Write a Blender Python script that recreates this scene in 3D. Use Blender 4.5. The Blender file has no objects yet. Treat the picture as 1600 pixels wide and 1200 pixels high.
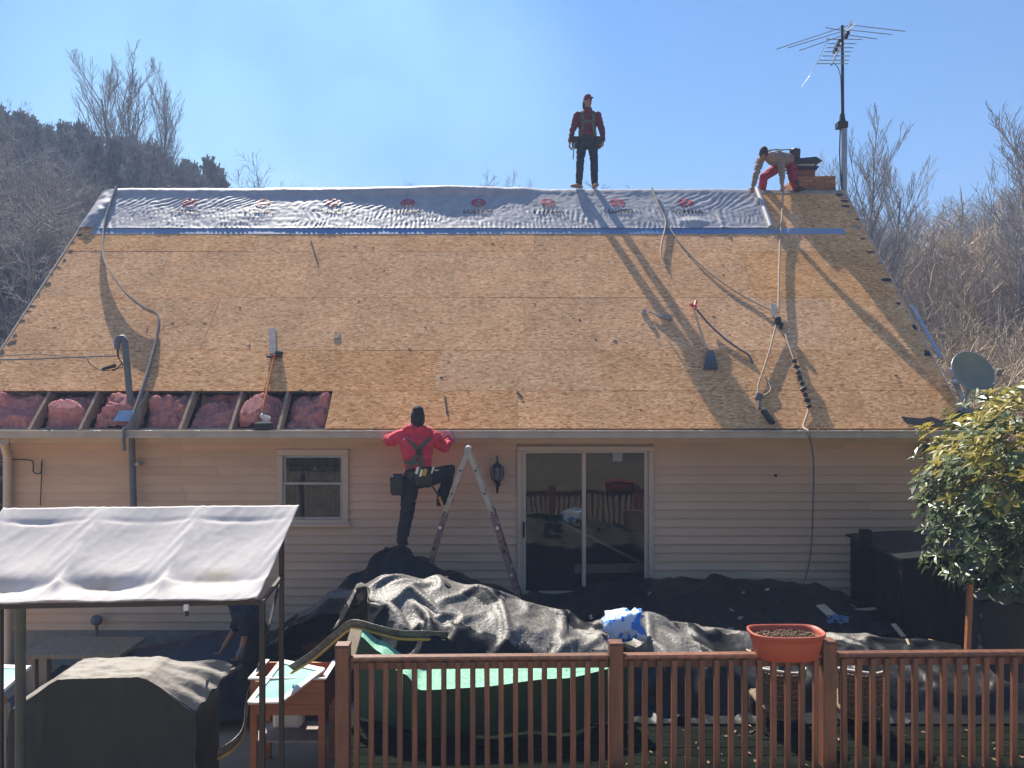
import bpy, bmesh, math, random
import numpy as np
from mathutils import Vector, Matrix, noise as mnoise

# ------------------------------------------------------------------ camera, sky, sun, exposure
SC = bpy.context.scene
COL = SC.collection
random.seed(7)
CAMZ = 3.1
cam_d = bpy.data.cameras.new('camera'); cam = bpy.data.objects.new('camera', cam_d); COL.objects.link(cam)
cam.location = (0, 0, CAMZ); cam.rotation_euler = (math.radians(90), 0, 0)
cam_d.sensor_width = 36.0; cam_d.lens = 27.0; cam_d.clip_start = 0.1; cam_d.clip_end = 2000
SC.camera = cam

SUN_DIR = Vector((1.46, -3.2, -4.20)).normalized()          # the way the light travels
SUN_EL = math.asin(-SUN_DIR.z)
SUN_AZ = math.atan2(-SUN_DIR.x, -SUN_DIR.y)                  # from +Y towards +X
W = bpy.data.worlds.new('World'); SC.world = W; W.use_nodes = True
nt = W.node_tree; nt.nodes.clear()
sky = nt.nodes.new('ShaderNodeTexSky'); sky.sky_type = 'NISHITA'; sky.sun_disc = False
sky.sun_elevation = SUN_EL; sky.sun_rotation = SUN_AZ
sky.air_density = 1.0; sky.dust_density = 0.6; sky.ozone_density = 1.6; sky.altitude = 300
bg = nt.nodes.new('ShaderNodeBackground'); bg.inputs['Strength'].default_value = 0.051
hs = nt.nodes.new('ShaderNodeHueSaturation'); hs.inputs['Saturation'].default_value = 1.95
wo = nt.nodes.new('ShaderNodeOutputWorld')
nt.links.new(sky.outputs[0], hs.inputs['Color'])
# a thin pale cirrus veil in the sunward sky
wtc = nt.nodes.new('ShaderNodeTexCoord'); wdp = nt.nodes.new('ShaderNodeVectorMath'); wdp.operation = 'DOT_PRODUCT'
wnm = nt.nodes.new('ShaderNodeVectorMath'); wnm.operation = 'NORMALIZE'; nt.links.new(wtc.outputs['Generated'], wnm.inputs[0])
wdp.inputs[1].default_value = Vector((-0.27, 1.0, 0.30)).normalized(); nt.links.new(wnm.outputs[0], wdp.inputs[0])
wmr = nt.nodes.new('ShaderNodeMapRange'); wmr.interpolation_type = 'SMOOTHERSTEP'; wmr.inputs[1].default_value = 0.915; wmr.inputs[2].default_value = 1.0; wmr.inputs[4].default_value = 0.85
nt.links.new(wdp.outputs['Value'], wmr.inputs[0])
wno = nt.nodes.new('ShaderNodeTexNoise'); wno.inputs['Scale'].default_value = 3.2; wno.inputs['Detail'].default_value = 4; nt.links.new(wnm.outputs[0], wno.inputs['Vector'])
wm2 = nt.nodes.new('ShaderNodeMapRange'); wm2.inputs[1].default_value = 0.25; wm2.inputs[2].default_value = 0.75; nt.links.new(wno.outputs['Fac'], wm2.inputs[0])
wmu = nt.nodes.new('ShaderNodeMath'); wmu.operation = 'MULTIPLY'; nt.links.new(wmr.outputs[0], wmu.inputs[0]); nt.links.new(wm2.outputs[0], wmu.inputs[1])
wmx = nt.nodes.new('ShaderNodeMix'); wmx.data_type = 'RGBA'; wmx.inputs[7].default_value = (3.6, 7.6, 8.2, 1)
nt.links.new(wmu.outputs[0], wmx.inputs[0]); nt.links.new(hs.outputs[0], wmx.inputs[6]); nt.links.new(wmx.outputs[2], bg.inputs[0]); nt.links.new(bg.outputs[0], wo.inputs[0])
sd = bpy.data.lights.new('sun', 'SUN'); sd.energy = 5.0; sd.angle = math.radians(0.5); sd.color = (1.0, 0.93, 0.82)
sun = bpy.data.objects.new('sun', sd); COL.objects.link(sun)
sun.rotation_euler = SUN_DIR.to_track_quat('-Z', 'Y').to_euler(); sun.location = (-8, 25, 30)
SC.view_settings.view_transform = 'Standard'; SC.view_settings.look = 'None'
SC.view_settings.exposure = 1.3; SC.view_settings.gamma = 1.0
SC.view_settings.use_curve_mapping = False

# ------------------------------------------------------------------ helpers
def P(px, py, Y):                    # a point of the place at depth Y, from where it is seen in the photograph
    return Vector(((px - 800) / 1200 * Y, Y, CAMZ - (py - 600) / 1200 * Y))
EY, EZ, RY, RZ = 10.5, 2.49, 14.5, 6.76       # eave and ridge of the roof
SLOPE = (RZ - EZ) / (RY - EY); SL = math.hypot(RY - EY, RZ - EZ)
CA, SA = (RY - EY) / SL, (RZ - EZ) / SL
RN = Vector((0, -SA, CA))
def S(x, s, lift=0.0):               # roof coordinates: x along the eave, s up the slope
    return Vector((x, EY + s * CA, EZ + s * SA)) + RN * lift
def R(px, py, lift=0.0):
    k = (py - 600) / 1200
    t = (CAMZ - EZ + EY * SLOPE) / (SLOPE + k)
    return Vector(((px - 800) / 1200 * t, t, CAMZ - k * t)) + RN * lift

ORG = {}
def tag(o, label=None, cat=None, group=None, kind=None):
    if label: o['label'] = label
    if cat: o['category'] = cat
    if group: o['group'] = group
    if kind: o['kind'] = kind
    return o
def thing(name, label, cat, loc=(0, 0, 0), rz=0.0, group=None, parent=None):
    o = bpy.data.objects.new(name, None); COL.objects.link(o)
    o.location = loc; o.rotation_euler = (0, 0, rz); o.empty_display_size = 0.2
    ORG[o.name] = Vector(loc)
    if parent is not None:
        o.parent = parent; o.location = Vector(loc) - ORG[parent.name]
    if label: tag(o, label, cat, group)
    return o
def link(name, me, mat=None, parent=None, loc=(0, 0, 0), rot=None):
    o = bpy.data.objects.new(name, me); COL.objects.link(o)
    if mat is not None and not me.materials:
        me.materials.append(mat)
    o.location = loc
    if rot is not None: o.rotation_euler = rot
    if parent is not None:
        o.parent = parent
        ORG[o.name] = ORG.get(parent.name, Vector())
    else:
        ORG[o.name] = Vector(loc)
    return o
def copy_tree(o, parent=None):
    c = o.copy(); COL.objects.link(c)
    if parent is not None: c.parent = parent
    ORG[c.name] = ORG.get(o.name, Vector())
    for ch in list(o.children): copy_tree(ch, c)
    return c

class MB:
    """collects simple shapes and links them as one mesh object"""
    def __init__(s): s.v = []; s.f = []; s.sm = []; s.mi = []; s.cur = 0
    def add(s, vs, fs, smooth=False):
        b = len(s.v); s.v += [tuple(v) for v in vs]
        for f in fs: s.f.append(tuple(i + b for i in f)); s.sm.append(smooth); s.mi.append(s.cur)
        return s
    def box(s, c, size, rot=None, taper=1.0):
        hx, hy, hz = size[0] / 2, size[1] / 2, size[2] / 2
        vs = []
        for z, t in ((-hz, 1.0), (hz, taper)):
            for x, y in ((-hx, -hy), (hx, -hy), (hx, hy), (-hx, hy)):
                vs.append(Vector((x * t, y * t, z)))
        if rot is not None:
            m = rot if isinstance(rot, Matrix) else Matrix.Rotation(rot, 3, 'Z')
            vs = [m @ v for v in vs]
        c = Vector(c)
        s.add([v + c for v in vs], [(0, 3, 2, 1), (4, 5, 6, 7), (0, 1, 5, 4), (1, 2, 6, 5), (2, 3, 7, 6), (3, 0, 4, 7)])
        return s
    def bx(s, x0, x1, y0, y1, z0, z1):
        return s.box(((x0 + x1) / 2, (y0 + y1) / 2, (z0 + z1) / 2), (abs(x1 - x0), abs(y1 - y0), abs(z1 - z0)))
    def bar(s, a, b, w, h, up=(0, 0, 1)):
        a = Vector(a); b = Vector(b); d = b - a; L = d.length; d.normalize()
        u = Vector(up)
        if abs(d.dot(u)) > 0.98: u = Vector((0, 1, 0))
        sx = d.cross(u).normalized(); u = sx.cross(d)
        m = Matrix((sx, d, u)).transposed()
        return s.box((a + b) / 2, (w, L, h), m)
    def tube(s, pts, r, n=8, cap=True, smooth=True):
        pts = [Vector(p) for p in pts]; k = len(pts)
        rr = r if isinstance(r, (list, tuple)) else [r] * k
        vs = []; prev = None
        for i, p in enumerate(pts):
            d = (pts[min(i + 1, k - 1)] - pts[max(i - 1, 0)])
            if d.length < 1e-9: d = Vector((0, 0, 1))
            d.normalize()
            if prev is None:
                u = Vector((0, 0, 1)) if abs(d.z) < 0.9 else Vector((1, 0, 0))
                sx = d.cross(u).normalized()
            else:
                sx = prev - d * prev.dot(d)
                sx = sx.normalized() if sx.length > 1e-6 else d.orthogonal().normalized()
            prev = sx; sy = d.cross(sx)
            q = rr[i]; qa, qb = q if isinstance(q, (list, tuple)) else (q, q)
            for j in range(n):
                a = 2 * math.pi * j / n
                vs.append(p + sx * (math.cos(a) * qa) + sy * (math.sin(a) * qb))
        fs = []
        for i in range(k - 1):
            for j in range(n):
                fs.append((i * n + j, i * n + (j + 1) % n, (i + 1) * n + (j + 1) % n, (i + 1) * n + j))
        s.add(vs, fs, smooth)
        if cap:
            s.add([vs[j] for j in range(n)][::-1], [tuple(range(n))]); s.add([vs[(k - 1) * n + j] for j in range(n)], [tuple(range(n))])
        return s
    def strip(s, pts, w, t, side):
        """a flat band along pts; side gives its width direction"""
        pts = [Vector(p) for p in pts]; side = Vector(side).normalized(); k = len(pts); vs = []; fs = []
        for i, p in enumerate(pts):
            d = (pts[min(i + 1, k - 1)] - pts[max(i - 1, 0)]).normalized()
            sx = (side - d * side.dot(d)).normalized(); n = d.cross(sx)
            for a, b in ((-1, -1), (1, -1), (1, 1), (-1, 1)):
                vs.append(p + sx * (a * w / 2) + n * (b * t / 2))
        for i in range(k - 1):
            for j in range(4):
                fs.append((i * 4 + j, i * 4 + (j + 1) % 4, (i + 1) * 4 + (j + 1) % 4, (i + 1) * 4 + j))
        fs += [(3, 2, 1, 0), tuple((k - 1) * 4 + j for j in range(4))]
        return s.add(vs, fs)
    def grid(s, nu, nv, fn, smooth=True):
        vs = [fn(i / (nu - 1), j / (nv - 1)) for j in range(nv) for i in range(nu)]
        fs = [(j * nu + i, j * nu + i + 1, (j + 1) * nu + i + 1, (j + 1) * nu + i) for j in range(nv - 1) for i in range(nu - 1)]
        return s.add(vs, fs, smooth)
    def prism(s, poly, d):
        """poly: planar loop of points, extruded by d"""
        n = len(poly); d = Vector(d); a = [Vector(p) for p in poly]; b = [p + d for p in a]
        fs = [tuple(range(n))[::-1], tuple(range(n, 2 * n))] + [(i, (i + 1) % n, n + (i + 1) % n, n + i) for i in range(n)]
        return s.add(a + b, fs)
    def sphere(s, c, r, n=10, m=6, sq=(1, 1, 1)):
        c = Vector(c); vs = []; fs = []
        for i in range(m + 1):
            th = math.pi * i / m
            for j in range(n):
                ph = 2 * math.pi * j / n
                vs.append(c + Vector((math.sin(th) * math.cos(ph) * sq[0], math.sin(th) * math.sin(ph) * sq[1], math.cos(th) * sq[2])) * r)
        for i in range(m):
            for j in range(n):
                fs.append((i * n + j, (i + 1) * n + j, (i + 1) * n + (j + 1) % n, i * n + (j + 1) % n))
        return s.add(vs, fs, True)
    def mesh(s, name, off=Vector()):
        me = bpy.data.meshes.new(name)
        o = Vector(off)
        me.from_pydata([(v[0] - o.x, v[1] - o.y, v[2] - o.z) for v in s.v], [], s.f)
        me.polygons.foreach_set('use_smooth', s.sm)
        if any(s.mi): me.polygons.foreach_set('material_index', s.mi)
        me.validate(); me.update()
        return me
    def build(s, name, mat, parent=None, local=False, bevel=0.0):
        off = Vector() if (local or parent is None) else ORG.get(parent.name, Vector())
        me = s.mesh(name, off)
        if bevel:
            bm = bmesh.new(); bm.from_mesh(me)
            bmesh.ops.bevel(bm, geom=list(bm.edges), offset=bevel, segments=1, affect='EDGES', clamp_overlap=True)
            bm.to_mesh(me); bm.free()
        for m in (mat if isinstance(mat, (list, tuple)) else [mat]): me.materials.append(m)
        return link(name, me, None, parent)
    def solo(s, name, mat, label, cat, group=None, base=None, bevel=0.0):
        """a thing that is one mesh, with its origin at its base"""
        xs = [v[0] for v in s.v]; ys = [v[1] for v in s.v]; zs = [v[2] for v in s.v]
        b = Vector(base) if base is not None else Vector(((min(xs) + max(xs)) / 2, (min(ys) + max(ys)) / 2, min(zs)))
        me = s.mesh(name, b)
        if bevel:
            bm = bmesh.new(); bm.from_mesh(me)
            bmesh.ops.bevel(bm, geom=list(bm.edges), offset=bevel, segments=1, affect='EDGES', clamp_overlap=True)
            bm.to_mesh(me); bm.free()
        for m in (mat if isinstance(mat, (list, tuple)) else [mat]): me.materials.append(m)
        o = link(name, me, None, None, b)
        return tag(o, label, cat, group)

def smooth_path(pts, n=6):
    pts = [Vector(p) for p in pts]; out = []
    for i in range(len(pts) - 1):
        p0 = pts[max(i - 1, 0)]; p1 = pts[i]; p2 = pts[i + 1]; p3 = pts[min(i + 2, len(pts) - 1)]
        for k in range(n):
            t = k / n
            out.append(0.5 * ((2 * p1) + (p2 - p0) * t + (2 * p0 - 5 * p1 + 4 * p2 - p3) * t * t + (3 * p1 - p0 - 3 * p2 + p3) * t ** 3))
    out.append(pts[-1]); return out
def interp(tab, x):
    if x <= tab[0][0]: return tab[0][1]
    for (a, b), (c, d) in zip(tab, tab[1:]):
        if x <= c:
            t = (x - a) / (c - a); t = t * t * (3 - 2 * t)
            return b + (d - b) * t
    return tab[-1][1]
def N(x, y, z=0.0): return mnoise.noise(Vector((x, y, z)))
def sstep(a, b, x):
    t = min(1, max(0, (x - a) / (b - a))); return t * t * (3 - 2 * t)

# ------------------------------------------------------------------ materials
def mat(name, col, rough=0.6, col2=None, scale=8.0, detail=4.0, bump=0.0, bscale=None, metal=0.0, spec=0.5, stretch=(1, 1, 1),
        translucent=0.0, objrand=0.0, sheen=0.0):
    m = bpy.data.materials.new(name); m.use_nodes = True; t = m.node_tree; b = t.nodes['Principled BSDF']
    b.inputs['Roughness'].default_value = rough; b.inputs['Metallic'].default_value = metal
    b.inputs['Specular IOR Level'].default_value = spec
    if sheen: b.inputs['Sheen Weight'].default_value = sheen
    tc = t.nodes.new('ShaderNodeTexCoord'); mp = t.nodes.new('ShaderNodeMapping'); mp.inputs['Scale'].default_value = stretch
    oi = t.nodes.new('ShaderNodeObjectInfo')
    va = t.nodes.new('ShaderNodeVectorMath'); va.operation = 'ADD'
    t.links.new(tc.outputs['Object'], va.inputs[0]); t.links.new(oi.outputs['Location'], va.inputs[1])
    t.links.new(va.outputs[0], mp.inputs[0])
    c2 = col2 if col2 is not None else tuple(c * 0.72 for c in col)
    nz = t.nodes.new('ShaderNodeTexNoise'); nz.inputs['Scale'].default_value = scale; nz.inputs['Detail'].default_value = detail
    t.links.new(mp.outputs[0], nz.inputs['Vector'])
    rp = t.nodes.new('ShaderNodeValToRGB'); rp.color_ramp.elements[0].position = 0.32; rp.color_ramp.elements[1].position = 0.68
    rp.color_ramp.elements[0].color = (*c2, 1); rp.color_ramp.elements[1].color = (*col, 1)
    t.links.new(nz.outputs['Fac'], rp.inputs[0])
    out = rp.outputs[0]
    if objrand:
        hv = t.nodes.new('ShaderNodeHueSaturation'); mr = t.nodes.new('ShaderNodeMapRange')
        mr.inputs['To Min'].default_value = 1 - objrand; mr.inputs['To Max'].default_value = 1 + objrand
        t.links.new(oi.outputs['Random'], mr.inputs[0]); t.links.new(mr.outputs[0], hv.inputs['Value']); t.links.new(out, hv.inputs['Color'])
        out = hv.outputs[0]
    t.links.new(out, b.inputs['Base Color'])
    if bump:
        n2 = t.nodes.new('ShaderNodeTexNoise'); n2.inputs['Scale'].default_value = bscale or scale * 4; n2.inputs['Detail'].default_value = 5
        t.links.new(mp.outputs[0], n2.inputs['Vector'])
        bp = t.nodes.new('ShaderNodeBump'); bp.inputs['Strength'].default_value = bump; bp.inputs['Distance'].default_value = 0.02
        t.links.new(n2.outputs['Fac'], bp.inputs['Height']); t.links.new(bp.outputs[0], b.inputs['Normal'])
    if translucent:
        tr = t.nodes.new('ShaderNodeBsdfTranslucent'); mx = t.nodes.new('ShaderNodeMixShader'); mx.inputs[0].default_value = translucent
        o = t.nodes['Material Output']
        t.links.new(out, tr.inputs['Color']); t.links.new(b.outputs[0], mx.inputs[1]); t.links.new(tr.outputs[0], mx.inputs[2])
        t.links.new(mx.outputs[0], o.inputs['Surface'])
    return m

def osb_material():
    m = bpy.data.materials.new('oriented strand board'); m.use_nodes = True; t = m.node_tree; b = t.nodes['Principled BSDF']
    b.inputs['Roughness'].default_value = 0.9; b.inputs['Specular IOR Level'].default_value = 0.08
    tc = t.nodes.new('ShaderNodeTexCoord'); oi = t.nodes.new('ShaderNodeObjectInfo')
    sc = t.nodes.new('ShaderNodeVectorMath'); sc.operation = 'SCALE'; sc.inputs['Scale'].default_value = 3.71
    t.links.new(oi.outputs['Location'], sc.inputs[0])
    va = t.nodes.new('ShaderNodeVectorMath'); va.operation = 'ADD'
    t.links.new(tc.outputs['Object'], va.inputs[0]); t.links.new(sc.outputs[0], va.inputs[1])
    def flakes(rot, scl):
        mp = t.nodes.new('ShaderNodeMapping'); mp.inputs['Rotation'].default_value = (0, 0, rot); mp.inputs['Scale'].default_value = scl
        t.links.new(va.outputs[0], mp.inputs[0])
        vo = t.nodes.new('ShaderNodeTexVoronoi'); vo.inputs['Scale'].default_value = 1.0; vo.inputs['Randomness'].default_value = 1.0
        t.links.new(mp.outputs[0], vo.inputs['Vector'])
        sp = t.nodes.new('ShaderNodeSeparateColor'); t.links.new(vo.outputs['Color'], sp.inputs[0])
        return sp.outputs[0], sp.outputs[1], vo.outputs['Distance']
    a, a2, da = flakes(0.45, (20, 50, 40)); c, c2, dc = flakes(-0.6, (19, 46, 40))
    gt = t.nodes.new('ShaderNodeMath'); gt.operation = 'GREATER_THAN'; gt.inputs[1].default_value = 0.5; t.links.new(a2, gt.inputs[0])
    mx = t.nodes.new('ShaderNodeMix'); mx.data_type = 'FLOAT'; t.links.new(gt.outputs[0], mx.inputs[0]); t.links.new(a, mx.inputs[2]); t.links.new(c, mx.inputs[3])
    rp = t.nodes.new('ShaderNodeValToRGB'); cr = rp.color_ramp
    cr.elements[0].position = 0.0; cr.elements[0].color = (0.40, 0.185, 0.075, 1)
    cr.elements[1].position = 1.0; cr.elements[1].color = (0.95, 0.60, 0.325, 1)
    for p, q in ((0.12, (0.61, 0.300, 0.126, 1)), (0.5, (0.75, 0.395, 0.180, 1)), (0.85, (0.86, 0.485, 0.238, 1))):
        e = cr.elements.new(p); e.color = q
    t.links.new(mx.outputs[0], rp.inputs[0])
    # slow weathering over the sheet, and each sheet a little different
    nz = t.nodes.new('ShaderNodeTexNoise'); nz.inputs['Scale'].default_value = 1.3; nz.inputs['Detail'].default_value = 5; t.links.new(va.outputs[0], nz.inputs['Vector'])
    mr = t.nodes.new('ShaderNodeMapRange'); mr.inputs[1].default_value = 0.3; mr.inputs[2].default_value = 0.7; mr.inputs[3].default_value = 0.86; mr.inputs[4].default_value = 1.12
    t.links.new(nz.outputs['Fac'], mr.inputs[0])
    m2 = t.nodes.new('ShaderNodeMapRange'); m2.inputs[3].default_value = 0.965; m2.inputs[4].default_value = 1.045; t.links.new(oi.outputs['Random'], m2.inputs[0])
    mu = t.nodes.new('ShaderNodeMath'); mu.operation = 'MULTIPLY'; t.links.new(mr.outputs[0], mu.inputs[0]); t.links.new(m2.outputs[0], mu.inputs[1])
    m3 = t.nodes.new('ShaderNodeMapRange'); m3.inputs[3].default_value = 0.95; m3.inputs[4].default_value = 1.06
    ml = t.nodes.new('ShaderNodeMath'); ml.operation = 'FRACT'; m5 = t.nodes.new('ShaderNodeMath'); m5.operation = 'MULTIPLY'; m5.inputs[1].default_value = 7.31
    t.links.new(oi.outputs['Random'], m5.inputs[0]); t.links.new(m5.outputs[0], ml.inputs[0]); t.links.new(ml.outputs[0], m3.inputs[0])
    hs = t.nodes.new('ShaderNodeHueSaturation'); t.links.new(mu.outputs[0], hs.inputs['Value']); t.links.new(m3.outputs[0], hs.inputs['Saturation']); t.links.new(rp.outputs[0], hs.inputs['Color'])
    t.links.new(hs.outputs[0], b.inputs['Base Color'])
    bp = t.nodes.new('ShaderNodeBump'); bp.inputs['Strength'].default_value = 0.18; bp.inputs['Distance'].default_value = 0.003
    t.links.new(mx.outputs[0], bp.inputs['Height']); t.links.new(bp.outputs[0], b.inputs['Normal'])
    return m

def glass_material(name, tint, refl=1.0):
    m = bpy.data.materials.new(name); m.use_nodes = True; t = m.node_tree; t.nodes.remove(t.nodes['Principled BSDF'])
    o = t.nodes['Material Output']; tr = t.nodes.new('ShaderNodeBsdfTransparent'); tr.inputs[0].default_value = (*tint, 1)
    gl = t.nodes.new('ShaderNodeBsdfGlossy'); gl.inputs['Roughness'].default_value = 0.015; gl.inputs[0].default_value = (refl, refl, refl, 1)
    fr = t.nodes.new('ShaderNodeFresnel'); fr.inputs[0].default_value = 1.40
    tc = t.nodes.new('ShaderNodeTexCoord'); nz = t.nodes.new('ShaderNodeTexNoise'); nz.inputs['Scale'].default_value = 2.2; nz.inputs['Detail'].default_value = 1
    bp = t.nodes.new('ShaderNodeBump'); bp.inputs['Strength'].default_value = 0.12; bp.inputs['Distance'].default_value = 0.02
    t.links.new(tc.outputs['Object'], nz.inputs['Vector']); t.links.new(nz.outputs['Fac'], bp.inputs['Height']); t.links.new(bp.outputs[0], gl.inputs['Normal'])
    mx = t.nodes.new('ShaderNodeMixShader'); t.links.new(fr.outputs[0], mx.inputs[0]); t.links.new(tr.outputs[0], mx.inputs[1]); t.links.new(gl.outputs[0], mx.inputs[2])
    t.links.new(mx.outputs[0], o.inputs['Surface']); return m

M = {}
M['osb'] = osb_material()
M['siding'] = mat('beige vinyl siding', (0.74, 0.495, 0.315), 0.55, (0.61, 0.40, 0.25), 1.3, 7, 0.05, 60, objrand=0.05, stretch=(1.6, 1, .8))
M['trim'] = mat('tan trim', (0.64, 0.49, 0.36), 0.5, (0.58, 0.44, 0.32), 3)
M['gutter'] = mat('tan gutter metal', (0.56, 0.46, 0.36), 0.42, (0.42, 0.36, 0.29), 5, spec=0.4)
M['white_metal'] = mat('bare metal hanger', (0.75, 0.75, 0.73), 0.35, metal=0.6)
M['block'] = mat('grey block', (0.30, 0.28, 0.25), 0.9, (0.22, 0.20, 0.18), 6, 6, 0.3)
M['lumber'] = mat('weathered rafter', (0.42, 0.31, 0.20), 0.8, (0.28, 0.20, 0.13), 6, 5, 0.2, stretch=(3, 3, 0.6))
M['plank'] = mat('pale plank', (0.70, 0.52, 0.32), 0.75, (0.58, 0.42, 0.25), 5, 5, 0.15, stretch=(4, 0.5, 4))
M['graywood'] = mat('grey weathered plank', (0.36, 0.32, 0.29), 0.85, (0.26, 0.23, 0.20), 7, 5, 0.2)
M['pink'] = mat('pink insulation', (0.90, 0.44, 0.39), 1.0, (0.66, 0.27, 0.26), 14, 6, 0.9, 45, spec=0.0, translucent=0.3)
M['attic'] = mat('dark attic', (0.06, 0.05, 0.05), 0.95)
M['felt'] = mat('grey synthetic underlayment', (0.44, 0.43, 0.44), 0.55, (0.34, 0.33, 0.35), 6, 5, 0.12, 40, spec=0.5)
M['blue_strip'] = mat('blue underlayment edge', (0.10, 0.22, 0.46), 0.55, (0.30, 0.36, 0.46), .55, 6, 0.1)  # pale grey blue patches put sun glare into the strip's colour
M['red_ink'] = mat('red print', (0.55, 0.06, 0.09), 0.5)
M['navy_ink'] = mat('navy print', (0.02, 0.025, 0.07), 0.5)
M['shingle'] = mat('torn asphalt shingle', (0.05, 0.048, 0.05), 0.9, (0.03, 0.03, 0.032), 20, 4, 0.4)
M['black_felt'] = mat('black felt', (0.022, 0.023, 0.026), 0.7, (0.014, 0.014, 0.016), 9, 5, 0.3)
M['flash'] = mat('metal flashing', (0.52, 0.56, 0.62), 0.3, (0.40, 0.44, 0.50), 6, metal=0.7)
M['brick'] = mat('tan red brick', (0.40, 0.17, 0.075), 0.85, (0.29, 0.11, 0.05), 12, 5, 0.3, objrand=0.25)
M['mortar'] = mat('mortar', (0.36, 0.31, 0.26), 0.95)
M['dark_metal'] = mat('dark brown metal', (0.035, 0.028, 0.028), 0.45, metal=0.4)
M['steel'] = mat('grey galvanised steel', (0.36, 0.37, 0.39), 0.4, (0.28, 0.29, 0.31), 8, metal=0.6)
M['pipe'] = mat('grey painted pipe', (0.15, 0.16, 0.18), 0.5, (0.11, 0.12, 0.13), 6)
M['black'] = mat('black rubber', (0.018, 0.018, 0.02), 0.55)
M['rope'] = mat('pale rope', (0.50, 0.43, 0.33), 0.9, (0.34, 0.28, 0.21), 40, 3, 0.5)
M['gray_rope'] = mat('grey webbing', (0.32, 0.30, 0.27), 0.85, (0.22, 0.20, 0.18), 30, 3, 0.4)
M['orange_rope'] = mat('orange rope', (0.72, 0.30, 0.06), 0.8, (0.55, 0.20, 0.04), 40)
M['red'] = mat('red plastic', (0.55, 0.03, 0.03), 0.4)
M['dish'] = mat('grey dish', (0.27, 0.28, 0.22), 0.8, (0.22, 0.23, 0.18), 5, spec=.15)
M['glass'] = glass_material('window glass', (0.75, 0.78, 0.80))
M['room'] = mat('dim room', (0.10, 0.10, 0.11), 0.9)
M['tarp'] = mat('black woven tarp', (0.013, 0.014, 0.016), 0.46, (0.008, 0.0085, 0.010), 5, 6, 0.45, 14, spec=0.22)
M['silver'] = mat('tarp with sunlit silver painted in', (0.20, 0.18, 0.155), 0.5, (0.085, 0.078, 0.07), 18, 8, 0.5, 34, spec=0.4)  # the black tarp's sunlit sheen put into a paler colour
M['navy_tarp'] = mat('navy tarp', (0.018, 0.024, 0.042), 0.5, (0.012, 0.015, 0.026), 5, 5, 0.4, 12)
M['green'] = mat('green sparkling cover', (0.24, 0.58, 0.40), 0.5, (0.08, 0.30, 0.18), 38, 8, 0.5, 120)  # sunlit top of the cover, its brightness put into the colour
M['green_shaded'] = mat('shaded green cover', (0.016, 0.06, 0.032), 0.6, (0.010, 0.042, 0.022), 8, 6, 0.3, 30)  # same cover, the shade on its front put into the colour
M['yellow'] = mat('yellow hem', (0.62, 0.38, 0.05), 0.6)
M['rail'] = mat('red brown stained wood', (0.235, 0.09, 0.045), 0.45, (0.11, 0.046, 0.026), 9, 8, 0.25, 50, stretch=(2.2, 2.2, 0.25), objrand=0.22)
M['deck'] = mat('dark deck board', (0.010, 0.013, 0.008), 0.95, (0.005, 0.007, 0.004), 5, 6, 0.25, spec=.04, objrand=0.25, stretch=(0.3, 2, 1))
M['terracotta'] = mat('terracotta plastic', (0.44, 0.092, 0.046), 0.55, (0.38, 0.075, 0.038), 4)
M['soil'] = mat('dry potting soil', (0.30, 0.20, 0.12), 0.95, (0.06, 0.038, 0.025), 45, 6, 0.8, 50)
M['canopy'] = mat('off white canopy cloth', (0.86, 0.81, 0.77), 0.8, (0.80, 0.755, 0.72), 2.5, 5, 0.04, 10, translucent=0.38)
M['post'] = mat('dark bronze post', (0.045, 0.036, 0.034), 0.45, metal=0.3)
M['green_post'] = mat('grey green post', (0.085, 0.090, 0.072), 0.6, (0.06, 0.065, 0.05), 5)
M['cover'] = mat('black grill cover', (0.019, 0.022, 0.019), 0.65, (0.013, 0.015, 0.013), 4, 5, 0.25, 20)
M['gray_cover'] = mat('cover with sunlit grey painted in', (0.27, 0.245, 0.21), 0.7, (0.20, 0.18, 0.155), 6, 5, 0.3, 25)  # sunlit top of the dark cover put into a paler grey
M['bench'] = mat('orange brown bench', (0.42, 0.155, 0.055), 0.55, (0.33, 0.115, 0.04), 7, 5, 0.1, stretch=(0.5, 2, 3))
M['mint'] = mat('mint pane', (0.42, 0.80, 0.66), 0.25, (0.38, 0.74, 0.62), 3)
M['white'] = mat('white frame', (0.80, 0.80, 0.76), 0.5, (0.72, 0.72, 0.68), 5)
M['wicker'] = mat('brown wicker', (0.25, 0.18, 0.11), 0.8, (0.12, 0.085, 0.05), 25, 4, 0.4)
M['cushion'] = mat('pale cushion piping', (0.60, 0.58, 0.52), 0.8)
M['tub'] = mat('dark brown cabinet', (0.014, 0.011, 0.008), 0.7, (0.009, 0.007, 0.005), 5, 5, 0.1, objrand=0.2, spec=.2)
M['blue_bag'] = mat('blue and white plastic bag', (0.02, 0.23, 0.80), 0.3, (0.62, 0.74, 0.90), 9, 3)
M['skin'] = mat('skin', (0.36, 0.19, 0.12), 0.55, (0.32, 0.16, 0.10), 10)
M['hair'] = mat('dark hair', (0.015, 0.011, 0.01), 0.6)
M['maroon'] = mat('maroon shirt', (0.17, 0.02, 0.045), 0.85, (0.12, 0.014, 0.032), 12, 5, 0.3)
M['hoodie'] = mat('red hoodie', (0.74, 0.055, 0.095), 0.85, (0.56, 0.03, 0.055), 9, 5, 0.3)
M['navy'] = mat('navy trousers', (0.020, 0.024, 0.045), 0.85, (0.013, 0.016, 0.032), 10, 5, 0.3)
M['blackcloth'] = mat('black work trousers', (0.016, 0.017, 0.020), 0.85, (0.010, 0.011, 0.013), 10, 5, 0.3)
M['redpants'] = mat('crimson trousers', (0.38, 0.02, 0.045), 0.85, (0.28, 0.015, 0.035), 9, 5, 0.3)
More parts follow.
